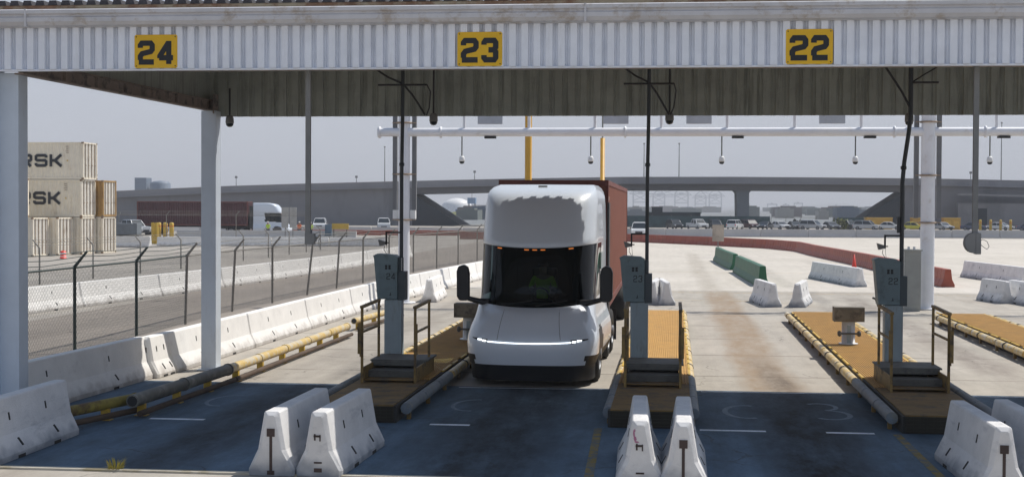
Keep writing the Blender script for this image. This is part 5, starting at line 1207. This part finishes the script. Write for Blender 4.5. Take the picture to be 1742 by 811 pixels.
# fabric fences and yellow boxes under the right span
def fab(label, x0, x1, y, h, m=TEAL):
    t = thing('fabric_fence', label, 'fence', (x0, y, .01)); q = MB(); n = max(2, int((x1-x0)/3)); 
    q.box(0, x1-x0, -.02, .02, .1, h); q.build('fabric', m, t)
    q = MB()
    for i in range(n+1): xx = (x1-x0)*i/n; q.tube([(xx, .06, 0), (xx, .06, h+.15)], .04, 6)
    q.build('fence_posts', GREYPOLE, t)
fab('long dark teal fabric fence behind the parked cars, left of and under the pier', -9.5, 17.3, 250, 2.05)
fab('short dark teal fabric fence left of the yellow containers', 28.7, 33.0, 250, 1.9)
fence([(17.5, 250), (20, 250), (22.5, 250), (25, 250), (28, 250)], 'thin wire fence between the two teal fabric fences', mesh_to=0, arm=1, h=1.8)
def block(name, label, cat, x0, x1, y, d, h, m, roof=None, group=None, kind=None):
    t = thing(name, label, cat, ((x0+x1)/2, y, .005), 0, group); w2 = (x1-x0)/2
    q = MB(); q.box(-w2, w2, 0, d, 0, h); 
    q.build('wall', m, t)
    n = max(2, int((x1-x0)/2.4))
    for i in range(n): xx = -w2+(i+.5)*2*w2/n; q = MB(); q.box(xx-.45, xx+.45, -.03, -.001, h*.2, h*.8); q.build('panel', roof or m, t)
    q = MB(); q.box(-w2-.05, w2+.05, -.05, d+.05, h+.002, h+.12); q.build('roof', roof or m, t)
YC = mat('yellow container sides', (.50, .28, .03), .6, var=.15, scale=.5, bump=0); YC2 = mat('yellow container trim', (.60, .36, .05), .6, bump=0)
block('yellow_container', 'ochre yellow container left of booth 22 conduit, under the embankment', 'container', 33.3, 37.7, 249, 2.5, 1.85, YC, YC2, 'yellow containers under the right approach')
block('yellow_container', 'ochre yellow container left behind the right gantry post', 'container', 41.0, 44.4, 249, 2.5, 1.85, YC, YC2, 'yellow containers under the right approach')
block('yellow_container', 'ochre yellow container right of the right gantry post', 'container', 46.2, 48.9, 249, 2.5, 1.85, YC, YC2, 'yellow containers under the right approach')
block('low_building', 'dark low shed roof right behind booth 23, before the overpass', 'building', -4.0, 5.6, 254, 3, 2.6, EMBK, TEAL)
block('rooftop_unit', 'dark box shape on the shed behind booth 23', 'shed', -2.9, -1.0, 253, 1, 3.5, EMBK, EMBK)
# bushes
def bush(label, loc, w_, h, m):
    q = MB(); random.seed(int(loc[0]*10) % 97)
    for k in range(520):
        a = random.uniform(0, 2*PI); rr = random.random()**.5; z = random.random(); R_ = (1-z**2.2)**.5
        lump = .8+.3*math.sin(a*3+loc[0])*math.cos(a*2)
        x, y, zz = w_/2*rr*R_*lump*math.cos(a), w_/2.4*rr*R_*math.sin(a), h*z*lump; s_ = random.uniform(.08, .2)
        n = Vector((random.gauss(0, 1), random.gauss(0, 1), random.gauss(0, 1))).normalized(); u = n.orthogonal().normalized()*s_; v = n.cross(u).normalized()*s_*.7
        p = Vector((x, y, max(.02, zz))); q.add([p-u-v, p+u-v, p+u+v, p-u+v], [(0, 1, 2, 3)])
    o = q.build('bush', m); o.location = loc; tag(o, label, 'bush', 'bushes behind the parked cars')
bush('dry olive bush behind the grey and silver parked cars', (28.6, 243, .01), 5.0, 1.9, OLIVE)
bush('dark bush behind the low grey sedan', (20.8, 244, .01), 3.6, 1.5, mat('dark bush leaves', (.04, .045, .035), .9, var=.4, bump=0))

# ------------------------------------------------------------------ far background
block('blue_shed', 'long blue shed far left of the truck roof, beyond the overpass', 'building', -104, -78, 700, 30, 2.2, BLUEC, BLUEC)
q = MB(); n = 14; vs = []
for i in range(n+1): x = -17+34*i/n; vs += [(x, 0, 0), (x, 6, 2.1*math.sin(PI*i/n)**.6+.2*math.sin(i*2.1)), (x, 16, 0)]
q.add(vs, [(3*i, 3*i+3, 3*i+4, 3*i+1) for i in range(n)]+[(3*i+1, 3*i+4, 3*i+5, 3*i+2) for i in range(n)]); o = q.build('scrub_bank', OLIVE); o.location = (-70, 520, -.1); tag(o, 'low olive scrub bank below the blue shed', 'bank')
t = thing('dome_hall', 'far white domed hall beyond the overpass, left of the truck', 'building', (-118, 800, 0)); q = MB(); q.lathe([(0, 8.6), (3, 8.2), (6, 7), (8.2, 5), (9, 0)], (0, 0, 0), 24); q.build('dome', LIGHTW, t)
t = thing('water_tower', 'far blue tower beside the white domed hall', 'tower', (-98.5, 720, 0)); q = MB(); q.box(-2.0, 2.0, -2, 2, 5.2, 8.2); q.build('tank', mat('tower pale blue', (.10, .22, .34), .6, bump=0), t)
q = MB(); [q.tube([(x, y, 0), (x, y, 5.2)], .2, 6) for x in (-1.5, 1.5) for y in (-1.5, 1.5)]; q.tube([(0, 0, 8.2), (0, 0, 16)], .12, 6); q.build('leg', GREYPOLE, t)
t = thing('silo', 'distant hazy block and silo left of the rear left canopy post', 'building', (-210, 560, 0)); q = MB(); q.box(-2.4, 2.4, -3, 3, 0, 14.6); q.build('tower_block', CRANE, t); q = MB(); q.lathe([(4, 0), (4, 12.3), (3, 13.2), (0, 13.5)], (7.2, 0, 0), 16); q.build('tank', CRANE, t)
def sts(x, y, H, label, flip=1):
    t = thing('harbour_crane', label, 'crane', (x, y, 0), 0, 'pale harbour cranes in the haze'); w_ = H*.28; q = MB(); r_ = H*.020
    for sx in (-1, 1):
        for sy in (-1, 1): q.tube([(sx*w_, sy*H*.1, 0), (sx*w_, sy*H*.1, H*.72)], r_*1.3, 4, smooth=False)
        q.tube([(sx*w_, 0, H*.72), (0, 0, H)], r_, 4, smooth=False)
        q.tube([(sx*w_, -H*.1, H*.35), (-sx*w_, -H*.1, H*.62)], r_*.7, 4, smooth=False)
    for z in (.3, .7): q.tube([(-w_, -H*.1, H*z), (w_, -H*.1, H*z)], r_, 4, smooth=False)
    q.build('leg_frame', CRANE, t); q = MB(); q.box(-H*.45, H*.95, -1.2, 1.2, H*.62, H*.65) if flip > 0 else q.box(-H*.95, H*.45, -1.2, 1.2, H*.62, H*.65); q.build('boom', CRANE, t)
    q = MB(); q.tube([(0, 0, H), (flip*H*.85, 0, H*.66)], r_*.6, 4); q.tube([(0, 0, H), (-flip*H*.4, 0, H*.66)], r_*.6, 4); q.build('stay', CRANE, t); q = MB(); q.box(-H*.1, H*.08, -2, 2, H*.66, H*.74); q.build('machine_house', CRANE, t)
for i, (px, H, fl, lab) in enumerate(((-58, 52, 1, 'pale harbour crane right next to the brown red container'), (-20, 44, 1, 'pale harbour crane, second right of the truck in the haze'), (28, 50, -1, 'pale harbour crane left of the pier, boom to the left'), (70, 42, 1, 'pale harbour crane nearest the pier on its left'), (104, 48, -1, 'pale harbour crane just left of the pier with a high top'))):
    sts(px, 3000+i*60, H, lab, fl)
def rtg(x, y, H, w_, label):
    t = thing('gantry_crane', label, 'crane', (x, y, 0), 0, 'low yard cranes in the haze'); q = MB()
    for s_ in (-1, 1): q.box(s_*w_/2-.9, s_*w_/2+.9, -1, 1, 0, H)
    q.build('leg', CRANE, t); q = MB(); q.box(-w_/2-1, w_/2+1, -1.5, 1.5, H+.01, H+2.0); q.build('girder', CRANE, t); q = MB(); q.box(-2.5, 1, -2, 2, H+2.01, H+3.6); q.build('trolley', CRANE, t)
for x, H, w_, lab in ((205, 11, 18, 'low yard crane right of the pier, first'), (232, 10, 11, 'low yard crane right of the pier, middle narrow one'), (256, 13, 16, 'low yard crane right of the pier, tallest'), (330, 8, 16, 'lowest yard crane far right of the pier'), (150, 12, 20, 'low yard crane behind the pier')):
    rtg(x, 2900, H, w_, lab)
random.seed(21); BL = [mat('far block '+str(i), c, .8, var=.1, scale=.05, bump=0) for i, c in enumerate(((.22, .23, .24), (.12, .15, .19), (.30, .29, .27), (.17, .15, .145), (.14, .16, .15)))]
for i in range(64):
    y = random.uniform(380, 1700); a = random.choice((random.uniform(-.142, -.118), random.uniform(-.03, .145))); x = y*a; w_ = random.uniform(.006, .022)*y; h = random.uniform(1.6, 3.1)+y*.0016
    o = MB().box(-w_/2, w_/2, 0, 10, 0, h).box(-w_*.2, w_*.3, 2, 8, h+.001, h+.5).build('far_container_row', random.choice(BL)); o.location = (x, y, 0); tag(o, 'low hazy container row or shed in the harbour land beyond the overpass', 'containers', 'hazy low rows beyond the overpass')
q = MB(); n = 90; vs = []
for i in range(n+1):
    x = -3000+6000*i/n; h = 9+8*math.sin(i*.37)+6*math.sin(i*.93+1)+4*math.sin(i*2.1)
    vs += [(x, 5200, -1), (x, 5600, max(3, h)), (x, 6300, max(3, h*.8)), (x, 6800, -1)]
q.add(vs, [(4*i+k, 4*i+4+k, 4*i+5+k, 4*i+1+k) for i in range(n) for k in range(3)], True); struct(q, 'hills', mat('far hills', (.16, .17, .17), .9, var=.2, scale=.002, bump=0))
